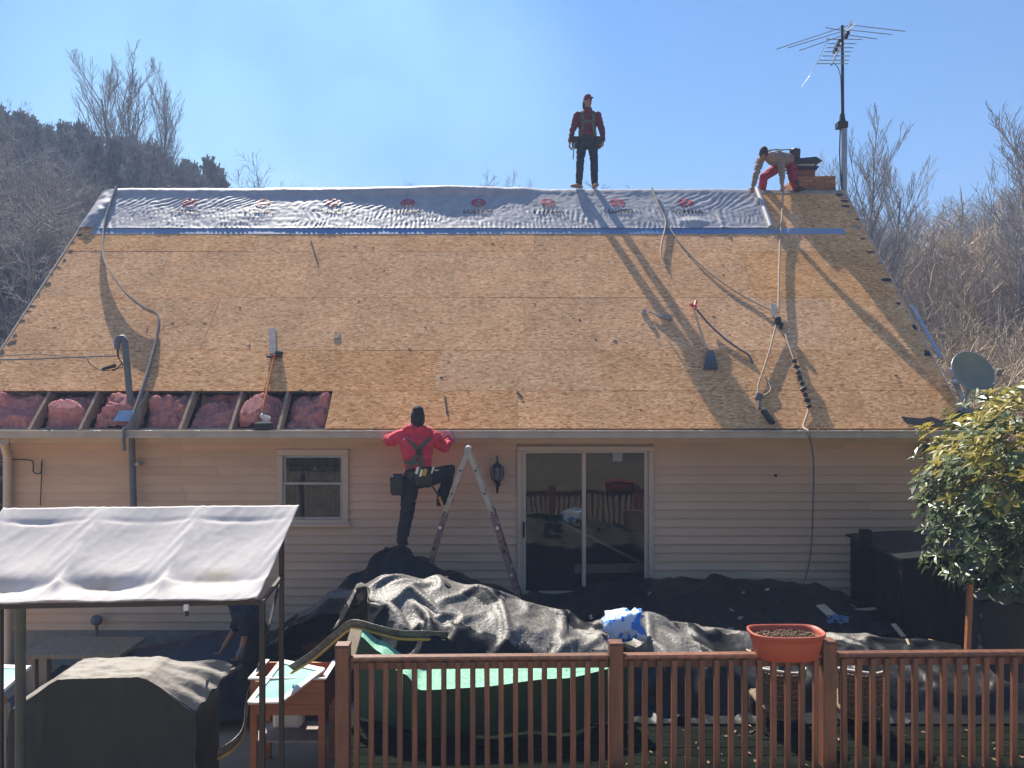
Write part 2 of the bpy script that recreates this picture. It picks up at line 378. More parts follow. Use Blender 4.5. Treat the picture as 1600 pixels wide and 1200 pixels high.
M['tanshirt'] = mat('grey tan shirt', (0.30, 0.235, 0.19), 0.85, (0.22, 0.17, 0.15), 9, 5, 0.3)
M['navytee'] = mat('navy tee shirt', (0.012, 0.018, 0.042), 0.85, (0.008, 0.012, 0.03), 9, 5, 0.3)
M['harness'] = mat('olive harness webbing', (0.10, 0.115, 0.065), 0.8, (0.07, 0.08, 0.05), 20)
M['boot'] = mat('tan boots', (0.36, 0.22, 0.13), 0.7, (0.26, 0.16, 0.09), 14)
M['leather'] = mat('dark leather pouch', (0.03, 0.025, 0.022), 0.6)
M['alu'] = mat('ladder aluminium', (0.52, 0.44, 0.34), 0.5, (0.42, 0.36, 0.28), 8, metal=0.1)
M['ladder_red'] = mat('ladder dark red', (0.17, 0.06, 0.06), 0.5, (0.26, 0.18, 0.15), 22, 4)
M['bark'] = mat('grey bark', (0.22, 0.185, 0.155), 0.9, (0.13, 0.11, 0.095), 4, 5, 0.3, objrand=0.15)
M['twig'] = mat('tan twigs', (0.36, 0.325, 0.30), 0.85, (0.20, 0.18, 0.165), 2, 4, objrand=0.2)
M['brush'] = mat('pale brush stems', (0.54, 0.43, 0.31), 0.85, (0.30, 0.23, 0.16), 2, 4, objrand=0.25)
M['needle'] = mat('dark pine needles', (0.018, 0.026, 0.018), 0.9, (0.010, 0.015, 0.011), 1.5, 4, spec=0.0, objrand=0.2)
M['ground'] = mat('leaf litter and dry grass', (0.37, 0.29, 0.19), 0.95, (0.22, 0.175, 0.115), 1.2, 8, 0.5, 6)
M['concrete'] = mat('old concrete', (0.20, 0.19, 0.17), 0.9, (0.13, 0.12, 0.105), 3, 6, 0.3)

# the ground is dry grass by the house and dark leaf litter under the trees further off
_t = M['ground'].node_tree; _b = _t.nodes['Principled BSDF']; _src = _b.inputs['Base Color'].links[0].from_socket
_g = _t.nodes.new('ShaderNodeNewGeometry'); _s = _t.nodes.new('ShaderNodeSeparateXYZ'); _t.links.new(_g.outputs['Position'], _s.inputs[0])
_r = _t.nodes.new('ShaderNodeMapRange'); _r.inputs[1].default_value = 11.0; _r.inputs[2].default_value = 16.0
_a = _t.nodes.new('ShaderNodeMath'); _a.operation = 'SUBTRACT'; _a.inputs[1].default_value = -1.5; _t.links.new(_s.outputs[1], _a.inputs[0])
_c = _t.nodes.new('ShaderNodeMath'); _c.operation = 'ABSOLUTE'; _t.links.new(_a.outputs[0], _c.inputs[0]); _d = _t.nodes.new('ShaderNodeMath'); _d.operation = 'ADD'; _d.inputs[1].default_value = -1.5
_t.links.new(_c.outputs[0], _d.inputs[0]); _t.links.new(_d.outputs[0], _r.inputs[0])
_h = _t.nodes.new('ShaderNodeMix'); _h.data_type = 'RGBA'; _h.blend_type = 'MULTIPLY'; _h.inputs[7].default_value = (.26, .26, .28, 1)
_t.links.new(_r.outputs[0], _h.inputs[0]); _t.links.new(_src, _h.inputs[6]); _t.links.new(_h.outputs[2], _b.inputs['Base Color'])
# brown water stains on the canopy cloth
_t = M['canopy'].node_tree; _b = _t.nodes['Principled BSDF']; _src = _b.inputs['Base Color'].links[0].from_socket; _tc = _t.nodes.new('ShaderNodeTexCoord'); _o = _src
for cx_, cy_, w_ in ((-.42, .26, .30), (-2.3, .24, .34), (-1.35, .22, .22)):
    _m = _t.nodes.new('ShaderNodeMapping'); _m.inputs['Location'].default_value = (-cx_ / w_, -cy_ / .10, 0); _m.inputs['Scale'].default_value = (1 / w_, 1 / .10, 0)
    _t.links.new(_tc.outputs['Object'], _m.inputs[0]); _gr = _t.nodes.new('ShaderNodeTexGradient'); _gr.gradient_type = 'SPHERICAL'; _t.links.new(_m.outputs[0], _gr.inputs[0])
    _n = _t.nodes.new('ShaderNodeTexNoise'); _n.inputs['Scale'].default_value = 9; _t.links.new(_tc.outputs['Object'], _n.inputs['Vector'])
    _f = _t.nodes.new('ShaderNodeMath'); _f.operation = 'MULTIPLY'; _t.links.new(_gr.outputs['Fac'], _f.inputs[0]); _t.links.new(_n.outputs['Fac'], _f.inputs[1])
    _x = _t.nodes.new('ShaderNodeMix'); _x.data_type = 'RGBA'; _x.inputs[7].default_value = (.46, .33, .16, 1); _t.links.new(_f.outputs[0], _x.inputs[0]); _t.links.new(_o, _x.inputs[6]); _o = _x.outputs[2]
_t.links.new(_o, _b.inputs['Base Color'])

_r = [n for n in M['blue_bag'].node_tree.nodes if n.type == 'VALTORGB'][0].color_ramp; _r.elements[0].position = .50; _r.elements[1].position = .55
# ------------------------------------------------------------------ ground and hills
def ground_z(x, y):
    g = -0.9 + 0.05 * N(x * 0.4, y * 0.4)
    amp = interp([(-70, 20.0), (-36, 14.3), (-27, 12.3), (-19, 10.0), (-11, 7.0), (20, 7.0), (34, 9.6), (46, 8.4), (80, 11)], x / max(y, 20) * 45 if y > 5 else x)
    g += amp * sstep(17, 50, y) + 0.05 * max(0, y - 50)
    g += 6.5 * sstep(-9.5, -24, x) * sstep(2, 16, y) * (1 - sstep(25, 45, y))
    g += 2.2 * sstep(9, 22, x) * sstep(12, 20, y) * (1 - sstep(28, 50, y))
    g += 15.0 * sstep(-10, -70, y)
    if y > 16 or y < -8 or abs(x) > 9: g += 0.5 * N(x * 0.13, y * 0.13, 3.3) + 0.15 * N(x * 0.7, y * 0.7)
    return g
mb = MB()
def axis(lo, hi, dense0, dense1, ds, cs):
    out = [lo]
    while out[-1] < hi: out.append(out[-1] + (ds if dense0 <= out[-1] < dense1 else cs))
    return out
gx = axis(-400, 400, -48, 52, 1.0, 16); gy = axis(-300, 500, -14, 66, 1.0, 14)
mb.grid(len(gx), len(gy), lambda u, v: (lambda x, y: (x, y, ground_z(x, y)))(gx[round(u * (len(gx) - 1))], gy[round(v * (len(gy) - 1))]))
tag(mb.build('ground', M['ground']), kind='structure')

# ------------------------------------------------------------------ house
WY = 10.95                                      # face of the back wall
WX0, WX1, WZ0, WZ1 = -7.25, 5.98, -0.41, 2.36
HX0, HX1 = -7.68, 6.26                          # roof edges
house = thing('house', 'single storey house with beige siding and a bare sheathed gable roof', 'house', (-0.7, 14.5, -0.9))
wx0, wx1, wz0, wz1 = -3.349, -2.327, 1.092, 2.169       # window
dx0, dx1, dz0, dz1 = 0.073, 2.017, 0.03, 2.215          # sliding door
wall = MB()
for a, b, c, d in ((WX0, wx0, -1.3, WZ1), (wx0, wx1, -1.3, wz0), (wx0, wx1, wz1, WZ1), (wx1, dx0, -1.3, WZ1), (dx0, dx1, -1.3, dz0), (dx0, dx1, dz1, WZ1), (dx1, WX1, -1.3, WZ1)):
    wall.bx(a, b, WY + 0.052, WY + 0.16, c, d)
wall.bx(WX0, WX0 + 0.1, WY + 0.161, 18.0, -1.3, WZ1); wall.bx(WX1 - 0.1, WX1, WY + 0.161, 18.0, -1.3, WZ1)
wall.bx(WX0, WX1, 18.001, 18.1, -1.3, WZ1)
for x in (WX0 + 0.04, WX1 - 0.14):               # gable ends
    wall.prism([(x, EY + 0.5, WZ1 + 0.001), (x, 18.4, WZ1 + 0.001), (x, RY, RZ - 0.35)], (0.1, 0, 0))
wall_o = wall.build('wall', M['siding'], house)
fb = MB(); fb.bx(WX0 + 0.02, WX1 - 0.02, WY + 0.02, WY + 0.05, -1.3, WZ0 - 0.005); fb.build('foundation', M['block'], house)
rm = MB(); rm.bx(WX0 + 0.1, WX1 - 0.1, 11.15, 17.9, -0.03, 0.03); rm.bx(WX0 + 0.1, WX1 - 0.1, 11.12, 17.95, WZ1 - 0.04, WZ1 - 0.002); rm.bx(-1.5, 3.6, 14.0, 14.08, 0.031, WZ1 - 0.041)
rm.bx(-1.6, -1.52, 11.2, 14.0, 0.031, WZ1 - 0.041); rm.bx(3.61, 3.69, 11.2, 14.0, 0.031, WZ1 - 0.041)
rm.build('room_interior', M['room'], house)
# siding, one plank a course and run
pm = MB(); EXPO = 0.1228
pm.prism([(0, 0.050, 0.0), (0, 0.0, 0.0), (0, 0.004, 0.014), (0, 0.030, EXPO + 0.004), (0, 0.050, EXPO + 0.004)], (1, 0, 0))
pme = pm.mesh('siding_plank'); pme.materials.append(M['siding'])
rnd = random.Random(3); k = 0; z = WZ0
while z < WZ1 - 0.02:
    zc = z + EXPO / 2; runs = [(WX0 + 0.09, WX1 - 0.09)]
    holes = []
    if wz0 - 0.03 < zc < wz1 + 0.03: holes.append((wx0, wx1))
    if dz0 < zc < dz1 + 0.02: holes.append((dx0, dx1))
    for h0, h1 in holes:
        nr = []
        for a, b in runs:
            if h0 > a and h1 < b: nr += [(a, h0), (h1, b)]
            else: nr.append((a, b))
        runs = nr
    for a, b in runs:
        cuts = [a]
        p = a + rnd.uniform(2.4, 3.7)
        while p < b - 0.8: cuts.append(p); p += 3.66
        cuts.append(b)
        for c0, c1 in zip(cuts, cuts[1:]):
            o = link('siding_plank', pme, None, wall_o); o.location = Vector((c0, WY, z)) - ORG[house.name]
            o.scale = (c1 - c0 - 0.003, 1 + rnd.uniform(-0.03, 0.03), 1)
    z += EXPO
mb = MB()
for x in (WX0, WX1 - 0.09): 
    mb = MB(); mb.bx(x, x + 0.09, WY - 0.016, WY + 0.05, WZ0, WZ1); mb.build('corner_post', M['trim'], wall_o)
mb = MB(); mb.bx(WX0 + 0.1, WX1 - 0.1, WY - 0.012, WY - 0.001, WZ1 - 0.10, WZ1 - 0.001); mb.build('frieze_board', M['trim'], wall_o)
# window
win = MB(); f = 0.085
win.bx(wx0, wx1, WY - 0.03, WY + 0.05, wz1 - f, wz1); win.bx(wx0, wx1, WY - 0.03, WY + 0.05, wz0, wz0 + f * 0.9)
win.bx(wx0, wx0 + f, WY - 0.03, WY + 0.05, wz0 + f * 0.9 + .001, wz1 - f - .001); win.bx(wx1 - f, wx1, WY - 0.03, WY + 0.05, wz0 + f * 0.9 + .001, wz1 - f - .001)
win_o = win.build('window', M['trim'], house, bevel=0.006)
mb = MB(); mb.bx(wx0 - 0.03, wx1 + 0.03, WY - 0.06, WY - 0.031, wz0 - 0.02, wz0 + 0.025); mb.build('sill', M['trim'], win_o)
wm = (wz0 + wz1) / 2 + 0.05; a0, a1 = wx0 + f + .002, wx1 - f - .002
for zb, zt, yo in ((wm - 0.02, wz1 - f - .002, 0.02), (wz0 + f * .9 + .002, wm + 0.02, -0.008)):
    sb = MB(); w = 0.034; y0, y1 = WY + yo, WY + yo + 0.026
    sb.bx(a0, a1, y0, y1, zt - w, zt); sb.bx(a0, a1, y0, y1, zb, zb + w); sb.bx(a0, a0 + w, y0, y1, zb + w + .001, zt - w - .001); sb.bx(a1 - w, a1, y0, y1, zb + w + .001, zt - w - .001)
    sb.build('sash', M['steel'], win_o)
    gb = MB(); gb.bx(a0 + w, a1 - w, y0 + 0.010, y0 + 0.014, zb + w, zt - w); gb.build('pane', M['glass'], win_o)
sb = MB(); sb.sphere(((a0 + a1) / 2 - 0.01, WY + 0.14, wz1 - 0.29), 0.03, sq=(1, .4, 1)); sb.build('suncatcher', M['steel'], win_o)
cu = MB(); cu.grid(40, 2, lambda u, v: (wx0 + 0.08 + u * (wx1 - wx0 - 0.16), WY + 0.35 + 0.03 * math.sin(u * 40), wz0 + 0.05 + v * 1.0)); cu.build('curtain', M['navy_tarp'], win_o)
# sliding door
dr = MB(); f = 0.07
dr.bx(dx0, dx1, WY - 0.03, WY + 0.05, dz1 - f, dz1); dr.bx(dx0, dx1, WY - 0.05, WY + 0.05, dz0, dz0 + 0.05)
dr.bx(dx0, dx0 + f, WY - 0.03, WY + 0.05, dz0 + 0.051, dz1 - f - .001); dr.bx(dx1 - f, dx1, WY - 0.03, WY + 0.05, dz0 + 0.051, dz1 - f - .001)
door_o = dr.build('sliding_door', M['trim'], house, bevel=0.006)
xm = P(912, 0, WY).x
for a, b, yo in ((dx0 + f + .003, xm + 0.03, -0.012), (xm - 0.03, dx1 - f - .003, 0.022)):
    w = 0.052; sb = MB(); y0, y1 = WY + yo, WY + yo + 0.03; zb, zt = dz0 + 0.053, dz1 - f - .003
    if yo > 0: a += 0.0
    sb.bx(a, b, y0, y1, zt - w * .5, zt); sb.bx(a, b, y0, y1, zb, zb + w * 1.3); sb.bx(a, a + w, y0, y1, zb + w * 1.3 + .001, zt - w * .5 - .001); sb.bx(b - w, b, y0, y1, zb + w * 1.3 + .001, zt - w * .5 - .001)
    sb.build('sliding_panel', M['trim'], door_o)
    gb = MB(); gb.bx(a + w, b - w, y0 + 0.012, y0 + 0.017, zb + w * 1.3, zt - w * .5); gb.build('pane', M['glass'], door_o)
hb = MB(); hb.bx(dx0 + f + 0.012, dx0 + f + 0.038, WY - 0.05, WY - 0.013, 0.92, 1.14); hb.build('handle', M['black'], door_o)
hb = MB(); x0 = P(966, 0, WY).x; hb.bx(x0 - 0.07, x0 + 0.07, WY + 0.06, WY + 0.07, 1.99, 2.13); hb.build('paper_notice', M['white'], door_o)
# gutter, soffit
gu = MB(); g0, g1 = HX0 - 0.06, HX1 + 0.05
gu.bx(g0, g1, EY - 0.145, EY - 0.139, 2.375, 2.468); gu.bx(g0, g1, EY - 0.138, EY - 0.012, 2.375, 2.381); gu.bx(g0, g1, EY - 0.016, EY - 0.010, 2.382, 2.475)
gu.bx(g0, g1, EY - 0.158, EY - 0.146, 2.452, 2.470); gu.bx(g0, g0 + .006, EY - 0.138, EY - 0.017, 2.382, 2.46); gu.bx(g1 - .006, g1, EY - 0.138, EY - 0.017, 2.382, 2.46)
gut = gu.build('gutter', M['gutter'], house)
hm = MB(); hm.bx(-0.012, 0.012, -0.148, -0.01, 0.0, 0.006); hm.bx(-0.022, 0.022, -0.16, -0.13, 0.006, 0.014); hme = hm.mesh('gutter_hanger'); hme.materials.append(M['white_metal'])
x = (72 - 800) / 1200 * 10.36
while x < HX1:
    o = link('gutter_hanger', hme, None, gut); o.location = Vector((x + random.uniform(-.02, .02), EY, 2.462)) - ORG[house.name]; x += 0.68
lm = MB(); rnd = random.Random(11)
for i in range(46):
    x = rnd.choice([rnd.uniform(g0 + .2, g1 - .2), -6.1 + rnd.uniform(-.3, .3), 2.7 + rnd.uniform(-.2, .2), 3.9 + rnd.uniform(-.3, .3)]); m = Matrix.Rotation(rnd.uniform(0, 6), 3, 'Z') @ Matrix.Rotation(rnd.uniform(-.5, .5), 3, 'X')
    lm.box((x, EY - 0.075, 2.43 + rnd.uniform(0, .045)), (rnd.uniform(.04, .13), rnd.uniform(.02, .06), .008), m)
tag(lm.build('gutter_debris', M['black_felt'], gut), kind='stuff')
so = MB(); so.bx(HX0 + 0.02, HX1 - 0.02, EY - 0.008, WY + 0.05, 2.362, 2.374); so.bx(HX0 + 0.02, HX1 - 0.02, EY - 0.009, EY + 0.012, 2.375, 2.47); so.build('soffit', M['trim'], house)

# ------------------------------------------------------------------ roof
CUTX, CUTS = -2.56, 0.70
rf = MB()
def plate(x0, x1, s0, s1, l0, l1):
    rf.prism([S(x0, s0, l0), S(x1, s0, l0), S(x1, s1, l0), S(x0, s1, l0)], RN * (l1 - l0))
plate(HX0 + .02, HX1 - .02, CUTS + 0.0, SL - 0.03, -0.05, -0.02); plate(CUTX, HX1 - .02, 0.0, CUTS - 0.001, -0.05, -0.02)
bn = Vector((0, SA, CA)); rd = Vector((0, RY, RZ))
def back(x, s, l): return Vector((x, RY + s * CA, RZ - s * SA)) + bn * l
rf.prism([back(HX0, 0.02, -0.05), back(HX1, 0.02, -0.05), back(HX1, SL, -0.05), back(HX0, SL, -0.05)], bn * 0.05)
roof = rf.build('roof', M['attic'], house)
pc = {}
def panel(x0, x1, s0, s1, lift=0.0):
    L, Wd = x1 - x0, s1 - s0; key = (round(L, 2), round(Wd, 2))
    if key not in pc:
        b = MB(); b.box((0, 0, -0.006), (L - 0.003, Wd - 0.008, 0.012)); me = b.mesh('osb_panel'); me.materials.append(M['osb']); pc[key] = me
    o = link('osb_panel', pc[key], None, roof)
    o.location = S((x0 + x1) / 2, (s0 + s1) / 2, lift) - ORG[house.name]
    o.rotation_euler = (math.atan2(SA, CA), 0, 0); return o
rows = [(0.0, 0.70, 0.2), (0.70, 1.53, -0.75), (1.53, 2.74, 0.55), (2.74, 3.96, -0.6), (3.96, 5.18, 0.75), (5.18, SL, -0.3)]
rnd = random.Random(5)
for i, (s0, s1, off) in enumerate(rows):
    x = HX0 + (CUTX - HX0 if i == 0 else 0); first = True
    while x < HX1 - 0.05:
        L = 2.44 + (off if first else 0); first = False
        e = min(x + L, HX1)
        if HX1 - e < 0.25: e = HX1
        if i == 0 and e > 5.0 and x < 4.6: e = 5.45
        panel(x, e, s0, s1, rnd.uniform(0, 0.003)); x = e
RAFT = [-7.5, -6.61, -5.92, -5.22, -4.55, -3.86, -3.20, CUTX + 0.02]
for x in RAFT:
    b = MB(); b.bar(S(x, -0.0, -0.085), S(x - 0.01, 1.0, -0.085), 0.04, 0.145, RN); b.build('rafter', M['lumber'], roof)
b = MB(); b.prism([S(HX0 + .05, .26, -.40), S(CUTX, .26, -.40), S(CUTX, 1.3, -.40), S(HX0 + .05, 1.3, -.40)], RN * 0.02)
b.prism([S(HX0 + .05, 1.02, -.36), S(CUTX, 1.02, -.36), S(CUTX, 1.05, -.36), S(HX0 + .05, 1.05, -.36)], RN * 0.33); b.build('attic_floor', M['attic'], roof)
b = MB(); b.prism([S(HX0 + .03, .03, -.19), S(CUTX, .03, -.19), S(CUTX, .16, -.19), S(HX0 + .03, .16, -.19)], RN * 0.012); b.build('soffit_backing', M['graywood'], roof)
BUMP = {0: [(.2, .62, .16)], 1: [(.3, .42, .20), (.65, .38, .22)], 2: [(.5, .60, .20), (.75, .42, .18)], 3: [(.15, .55, .17), (.8, .5, .10)], 5: [(.35, .42, .26), (.45, .62, .16), (.2, .25, .12)], 6: [(.9, .62, .14)]}
bays = list(zip(RAFT, RAFT[1:])); hts = [(.0, .5, .55), (.02, .45, .45), (.06, .35, .9), (.02, .5, .7), (-.08, .55, .4), (.06, .35, .9), (.0, .5, .6)]
for i, ((x0, x1), (hh, cs, lump)) in enumerate(zip(bays, hts)):
    def fn(u, v, x0=x0, x1=x1, hh=hh, cs=cs, lump=lump, i=i):
        x = x0 + 0.03 + u * (x1 - x0 - 0.06); s = 0.15 + v * 0.67
        e = (1 - abs(2 * u - 1) ** 4) * math.exp(-((s - cs) / 0.30) ** 4)
        for bu, bs, bh in BUMP.get(i, ()): hh = hh + bh * math.exp(-((u - bu) / .28) ** 2 - ((s - bs) / .10) ** 2) / max(e, .3)
        n = 0.09 * N(x * 4, s * 5, i) + 0.055 * N(x * 11, s * 12, i + 5) + 0.025 * N(x * 28, s * 28)
        return S(x, s, max(-.14 - .8 * s, min(0.04, -0.25 + 0.13 * e + hh * e + lump * n * 1.7 + .02 * N(x * 45, s * 45))))
    b = MB(); b.grid(60, 56, fn); b.build('insulation_batt', M['pink'], roof)
# torn bits of the old covering left along the edges
rnd = random.Random(21)
def torn(x, s, w, h, lift=0.001, m='shingle'):
    n = rnd.randint(5, 7); poly = []
    for j in range(n):
        a = 2 * math.pi * j / n + rnd.uniform(-.25, .25); r = rnd.uniform(.7, 1.1)
        poly.append(S(x + math.cos(a) * w * r / 2, s + math.sin(a) * h * r / 2, lift + rnd.uniform(0, .003)))
    b = MB(); b.prism(poly, RN * 0.004); return b.build('torn_shingle', M[m], roof)
for i in range(17):
    torn(HX0 + rnd.uniform(-.02, .10), 0.8 + i * 0.225 + rnd.uniform(-.08, .08), rnd.uniform(.05, .16), rnd.uniform(.03, .12))
for i in range(15):
    s = SL - .1 - 4.9 * (i / 15) ** 2.0 + rnd.uniform(-.09, .09)
    torn(HX1 - rnd.uniform(.0, .12), s, rnd.uniform(.08, .22), rnd.uniform(.05, .16), m=rnd.choice(['shingle', 'graywood', 'shingle']))
for px, py in ((525, 520), (375, 480), (430, 560), (555, 385), (583, 387), (770, 381), (600, 422), (665, 512), (835, 475), (930, 530), (960, 532), (700, 565), (640, 545), (850, 445), (1115, 495), (1400, 587), (1335, 530), (1130, 430), (230, 515), (270, 505), (85, 512), (150, 392), (1130, 415), (1280, 325), (320, 505), (300, 560), (690, 590), (1000, 640), (905, 500), (470, 610), (390, 540), (560, 470)):
    r = R(px, py); torn(r.x, (r.y - EY) / CA, rnd.uniform(.025, .075), rnd.uniform(.015, .04))
# black felt and flashing at the right hand eave, drip edge
b = MB(); pts = [(1408, 652), (1416, 662), (1455, 668), (1513, 668), (1516, 645), (1508, 628), (1500, 640), (1490, 650), (1470, 658), (1455, 652), (1440, 655)]
b.prism([R(px, py, 0.006) for px, py in pts], RN * 0.01); b.build('torn_felt', M['black_felt'], roof)
def rake(px0, py0, px1, py1, w, m):
    a, c = R(px0, py0, 0.012), R(px1, py1, 0.012); b = MB(); b.bar(a, c, w, 0.02, RN); b.build('drip_edge', M[m], roof)
rake(1424, 478, 1470, 560, 0.05, 'flash'); rake(1485, 585, 1512, 640, 0.06, 'flash')
for x in (HX0 - .012, HX1 + .012):
    b = MB(); b.bar(S(x, 0, -.06), S(x, SL - .05, -.06), 0.02, 0.14, RN); b.build('rake_board', M['trim'], roof)
b = MB(); b.bar(S(-.0, SL - 0.07, 0.004) + Vector((4.6, 0, 0)), S(6.2, SL - 0.07, 0.004), .10, .008, RN)
b.build('ridge_felt', M['graywood'], roof)

# chimney
ch0 = P(1247, 297, 14.75); cx0, cx1 = 5.44, 6.16; cy0, cy1 = 14.62, 15.35; ctop = 7.06
b = MB(); b.bx(cx0 + .012, cx1 - .012, cy0 + .012, cy1 - .012, 5.9, ctop - .02); chim = b.build('chimney', M['mortar'], house)
bkm = MB(); bkm.box((0, 0, 0), (0.195, 0.09, 0.057)); bme = bkm.mesh('brick'); bme.materials.append(M['brick'])
z = 6.35; k = 0; rnd = random.Random(9)
while z < ctop - 0.02:
    for side in range(4):
        L = (cx1 - cx0) if side in (0, 2) else (cy1 - cy0)
        p = -0.1 if k % 2 else 0.0
        while p < L - 0.03:
            a, c = max(0, p), min(L, p + 0.195)
            if c - a > 0.04:
                mid = (a + c) / 2; j = rnd.uniform(0, .006)
                loc = {0: (cx0 + mid, cy0 + .045 - j, z), 2: (cx0 + mid, cy1 - .045 + j, z), 1: (cx1 - .045 + j, cy0 + mid, z), 3: (cx0 + .045 - j, cy0 + mid, z)}[side]
                o = link('brick', bme, None, chim); o.location = Vector(loc) - ORG[house.name]; o.scale = ((c - a) / 0.195, 1, 1)
                o.rotation_euler = (0, 0, 0 if side in (0, 2) else math.pi / 2)
            p += 0.207
    z += 0.068; k += 1
fx, fy = 5.65, 14.95
b = MB(); b.box((fx, fy, ctop + .08), (.36, .36, .20)); b.build('flue', M['brick'], chim)
b = MB(); b.box((fx, fy, ctop + .205), (.46, .46, .04)); b.box((fx, fy, ctop + .18), (.42, .42, .05)); b.build('cap_collar', M['dark_metal'], chim)
b = MB(); b.box((fx, fy, ctop + .25), (.34, .34, .055)); b.build('cap_mesh', M['white_metal'], chim)
b = MB(); t = Matrix.Rotation(math.radians(-5), 3, 'Y'); b.box((fx, fy, ctop + .335), (.56, .56, .11), t, 0.72); b.build('cap_lid', M['dark_metal'], chim)

# ------------------------------------------------------------------ underlayment on the ridge
FX0, FX1, FS0 = -7.43, 4.56, 4.62
HB = [(-7.4, .03), (-5.2, .028), (-3.6, .04), (-2.4, .06), (-1.3, .085), (-.7, .08), (.1, .045), (.6, .018), (1.3, .01), (5, .008)]
def felt(x, s, extra=0.0):
    w = 0.012 + 0.010 * (N(x * 1.7, s * 2.1) + 0.3)
    t = sstep(5.42, 5.05, s)
    w += max(.0006, 0.0032 + .005 * N(x * 1.3, s * 1.5, 7)) * t * math.sin(2 * math.pi * (x + 0.16 * s + 0.09 * N(x * 2.5, s * 3) + .03 * N(x * 7, s * 8)) / .085)
    w += max(0, 0.003 + .006 * N(x * 1.1, s * 1.2, 17)) * (1 - t) * math.sin(2 * math.pi * (0.75 * x - 0.9 * s + 0.16 * N(x * 2, s * 2, 4) + .04 * N(x * 6, s * 6, 1)) / 0.12) * sstep(5.8, 5.6, s)
    w += 0.005 * N(x * 9, s * 12, 2) + 0.003 * (.3 - abs(N(x * 16, s * 15, 5)))
    w += 0.035 * math.exp(-((x - 3.25) / .22) ** 2 - ((s - 4.82) / .10) ** 2) + .015 * math.exp(-((x - 3.75) / .04) ** 2) * t
    w += 0.04 * math.exp(-((s - FS0) / 0.03) ** 2) * (0.12 + 0.15 * max(0, N(x * 1.3, 9)))
    hb = interp(HB, x) * (1 + 0.25 * N(x * 2.2, 1))
    w += hb * math.exp(-((s - (SL - 0.05)) / 0.10) ** 2)
    w = max(w, 0.006) + extra
    if s <= SL - 0.12: return S(x, s, w)
    if s >= SL + 0.12: return back(x, s - SL, w)
    q = (s - SL + 0.12) / 0.24; n = (RN * (1 - q) + bn * q).normalized()
    base = S(x, s) if s <= SL else back(x, s - SL, 0)
    return base + n * w
u_th = thing('roof_underlayment', 'crinkled grey underlayment sheet laid along the ridge of the bare roof', 'underlayment', (-1.5, 14, 6.2))
NU, NV = 720, 58
b = MB(); b.grid(NU, NV, lambda u, v: felt(FX0 + u * (FX1 - FX0) + 0.02 * N(v * 9, 1) * (1 if u in (0, 1) else 0), FS0 + v * (SL + 0.25 - FS0))); b.build('sheet', M['felt'], u_th)
b = MB(); b.prism([S(-7.42, 4.46, .002), S(5.9, 4.46, .002), S(5.9, 4.625, .002), S(-7.42, 4.625, .002)], RN * 0.004); b.build('blue_edge', M['blue_strip'], u_th)
b = MB(); b.grid(12, 40, lambda u, v: S(-7.66 + u * 0.27 - 0.05 * (1 - v), 4.62 + v * (SL - 4.60), 0.015 + 0.10 * u * (1 - u) * 2 * (.6 + .6 * math.sin(v * 5)) + .012 * N(u * 4, v * 9))); b.build('loose_flap', M['felt'], u_th)
b = MB(); b.tube([S(FX1 + .03, FS0 - .02, .05), S(FX1 + .04, (FS0 + SL) / 2, .052), S(FX1 + .05, SL - .04, .055)], .05, 14); b.build('rolled_end', M['felt'], u_th)
def flat_text(body, size, fn, name, mt, parent, cx, cs):
    cu = bpy.data.curves.new('t', 'FONT'); cu.body = body; cu.size = size; cu.align_x = 'CENTER'; cu.align_y = 'CENTER'; cu.offset = 0.004; cu.resolution_u = 3
    ob = bpy.data.objects.new('t', cu); COL.objects.link(ob); dg = bpy.context.evaluated_depsgraph_get(); dg.update()
    me = bpy.data.meshes.new_from_object(ob.evaluated_get(dg)); bpy.data.objects.remove(ob)
    bm = bmesh.new(); bm.from_mesh(me); bmesh.ops.triangulate(bm, faces=bm.faces[:])
    for _ in range(3):
        es = [e for e in bm.edges if e.calc_length() > 0.028]
        if es: bmesh.ops.subdivide_edges(bm, edges=es, cuts=1); bmesh.ops.triangulate(bm, faces=bm.faces[:])
    off = ORG[parent.name]
    for v in bm.verts: v.co = fn(cx + v.co.x * 1.0, cs + v.co.y, 0.009) - off
    bm.to_mesh(me); bm.free(); me.materials.clear(); me.materials.append(M[mt]); return link(name, me, None, parent)
for px in (172, 290, 405, 518, 635, 747, 857, 967, 1075, 1180):
    x = (px - 800) / 1200 * 14.0
    if x < FX0 + .3: continue
    if x > FX1 - .25: continue
    s = 5.40
    b = MB(); ring = []
    for j in range(24):
        a = 2 * math.pi * j / 24; ring.append((math.cos(a), math.sin(a)))
    ri = [felt(x + c * .088, s + sn * .088, .008) for c, sn in ring]; ro = [felt(x + c * .135, s + sn * .125, .008) for c, sn in ring]
    b.add(ri + ro, [(j, 24 + j, 24 + (j + 1) % 24, (j + 1) % 24) for j in range(24)]); b.build('oval_mark', M['red_ink'], u_th)
    flat_text('84', 0.15, felt, 'lettering', 'red_ink', u_th, x, s)
    flat_text('LUMBER', 0.15, felt, 'lettering', 'navy_ink', u_th, x, s - 0.28)
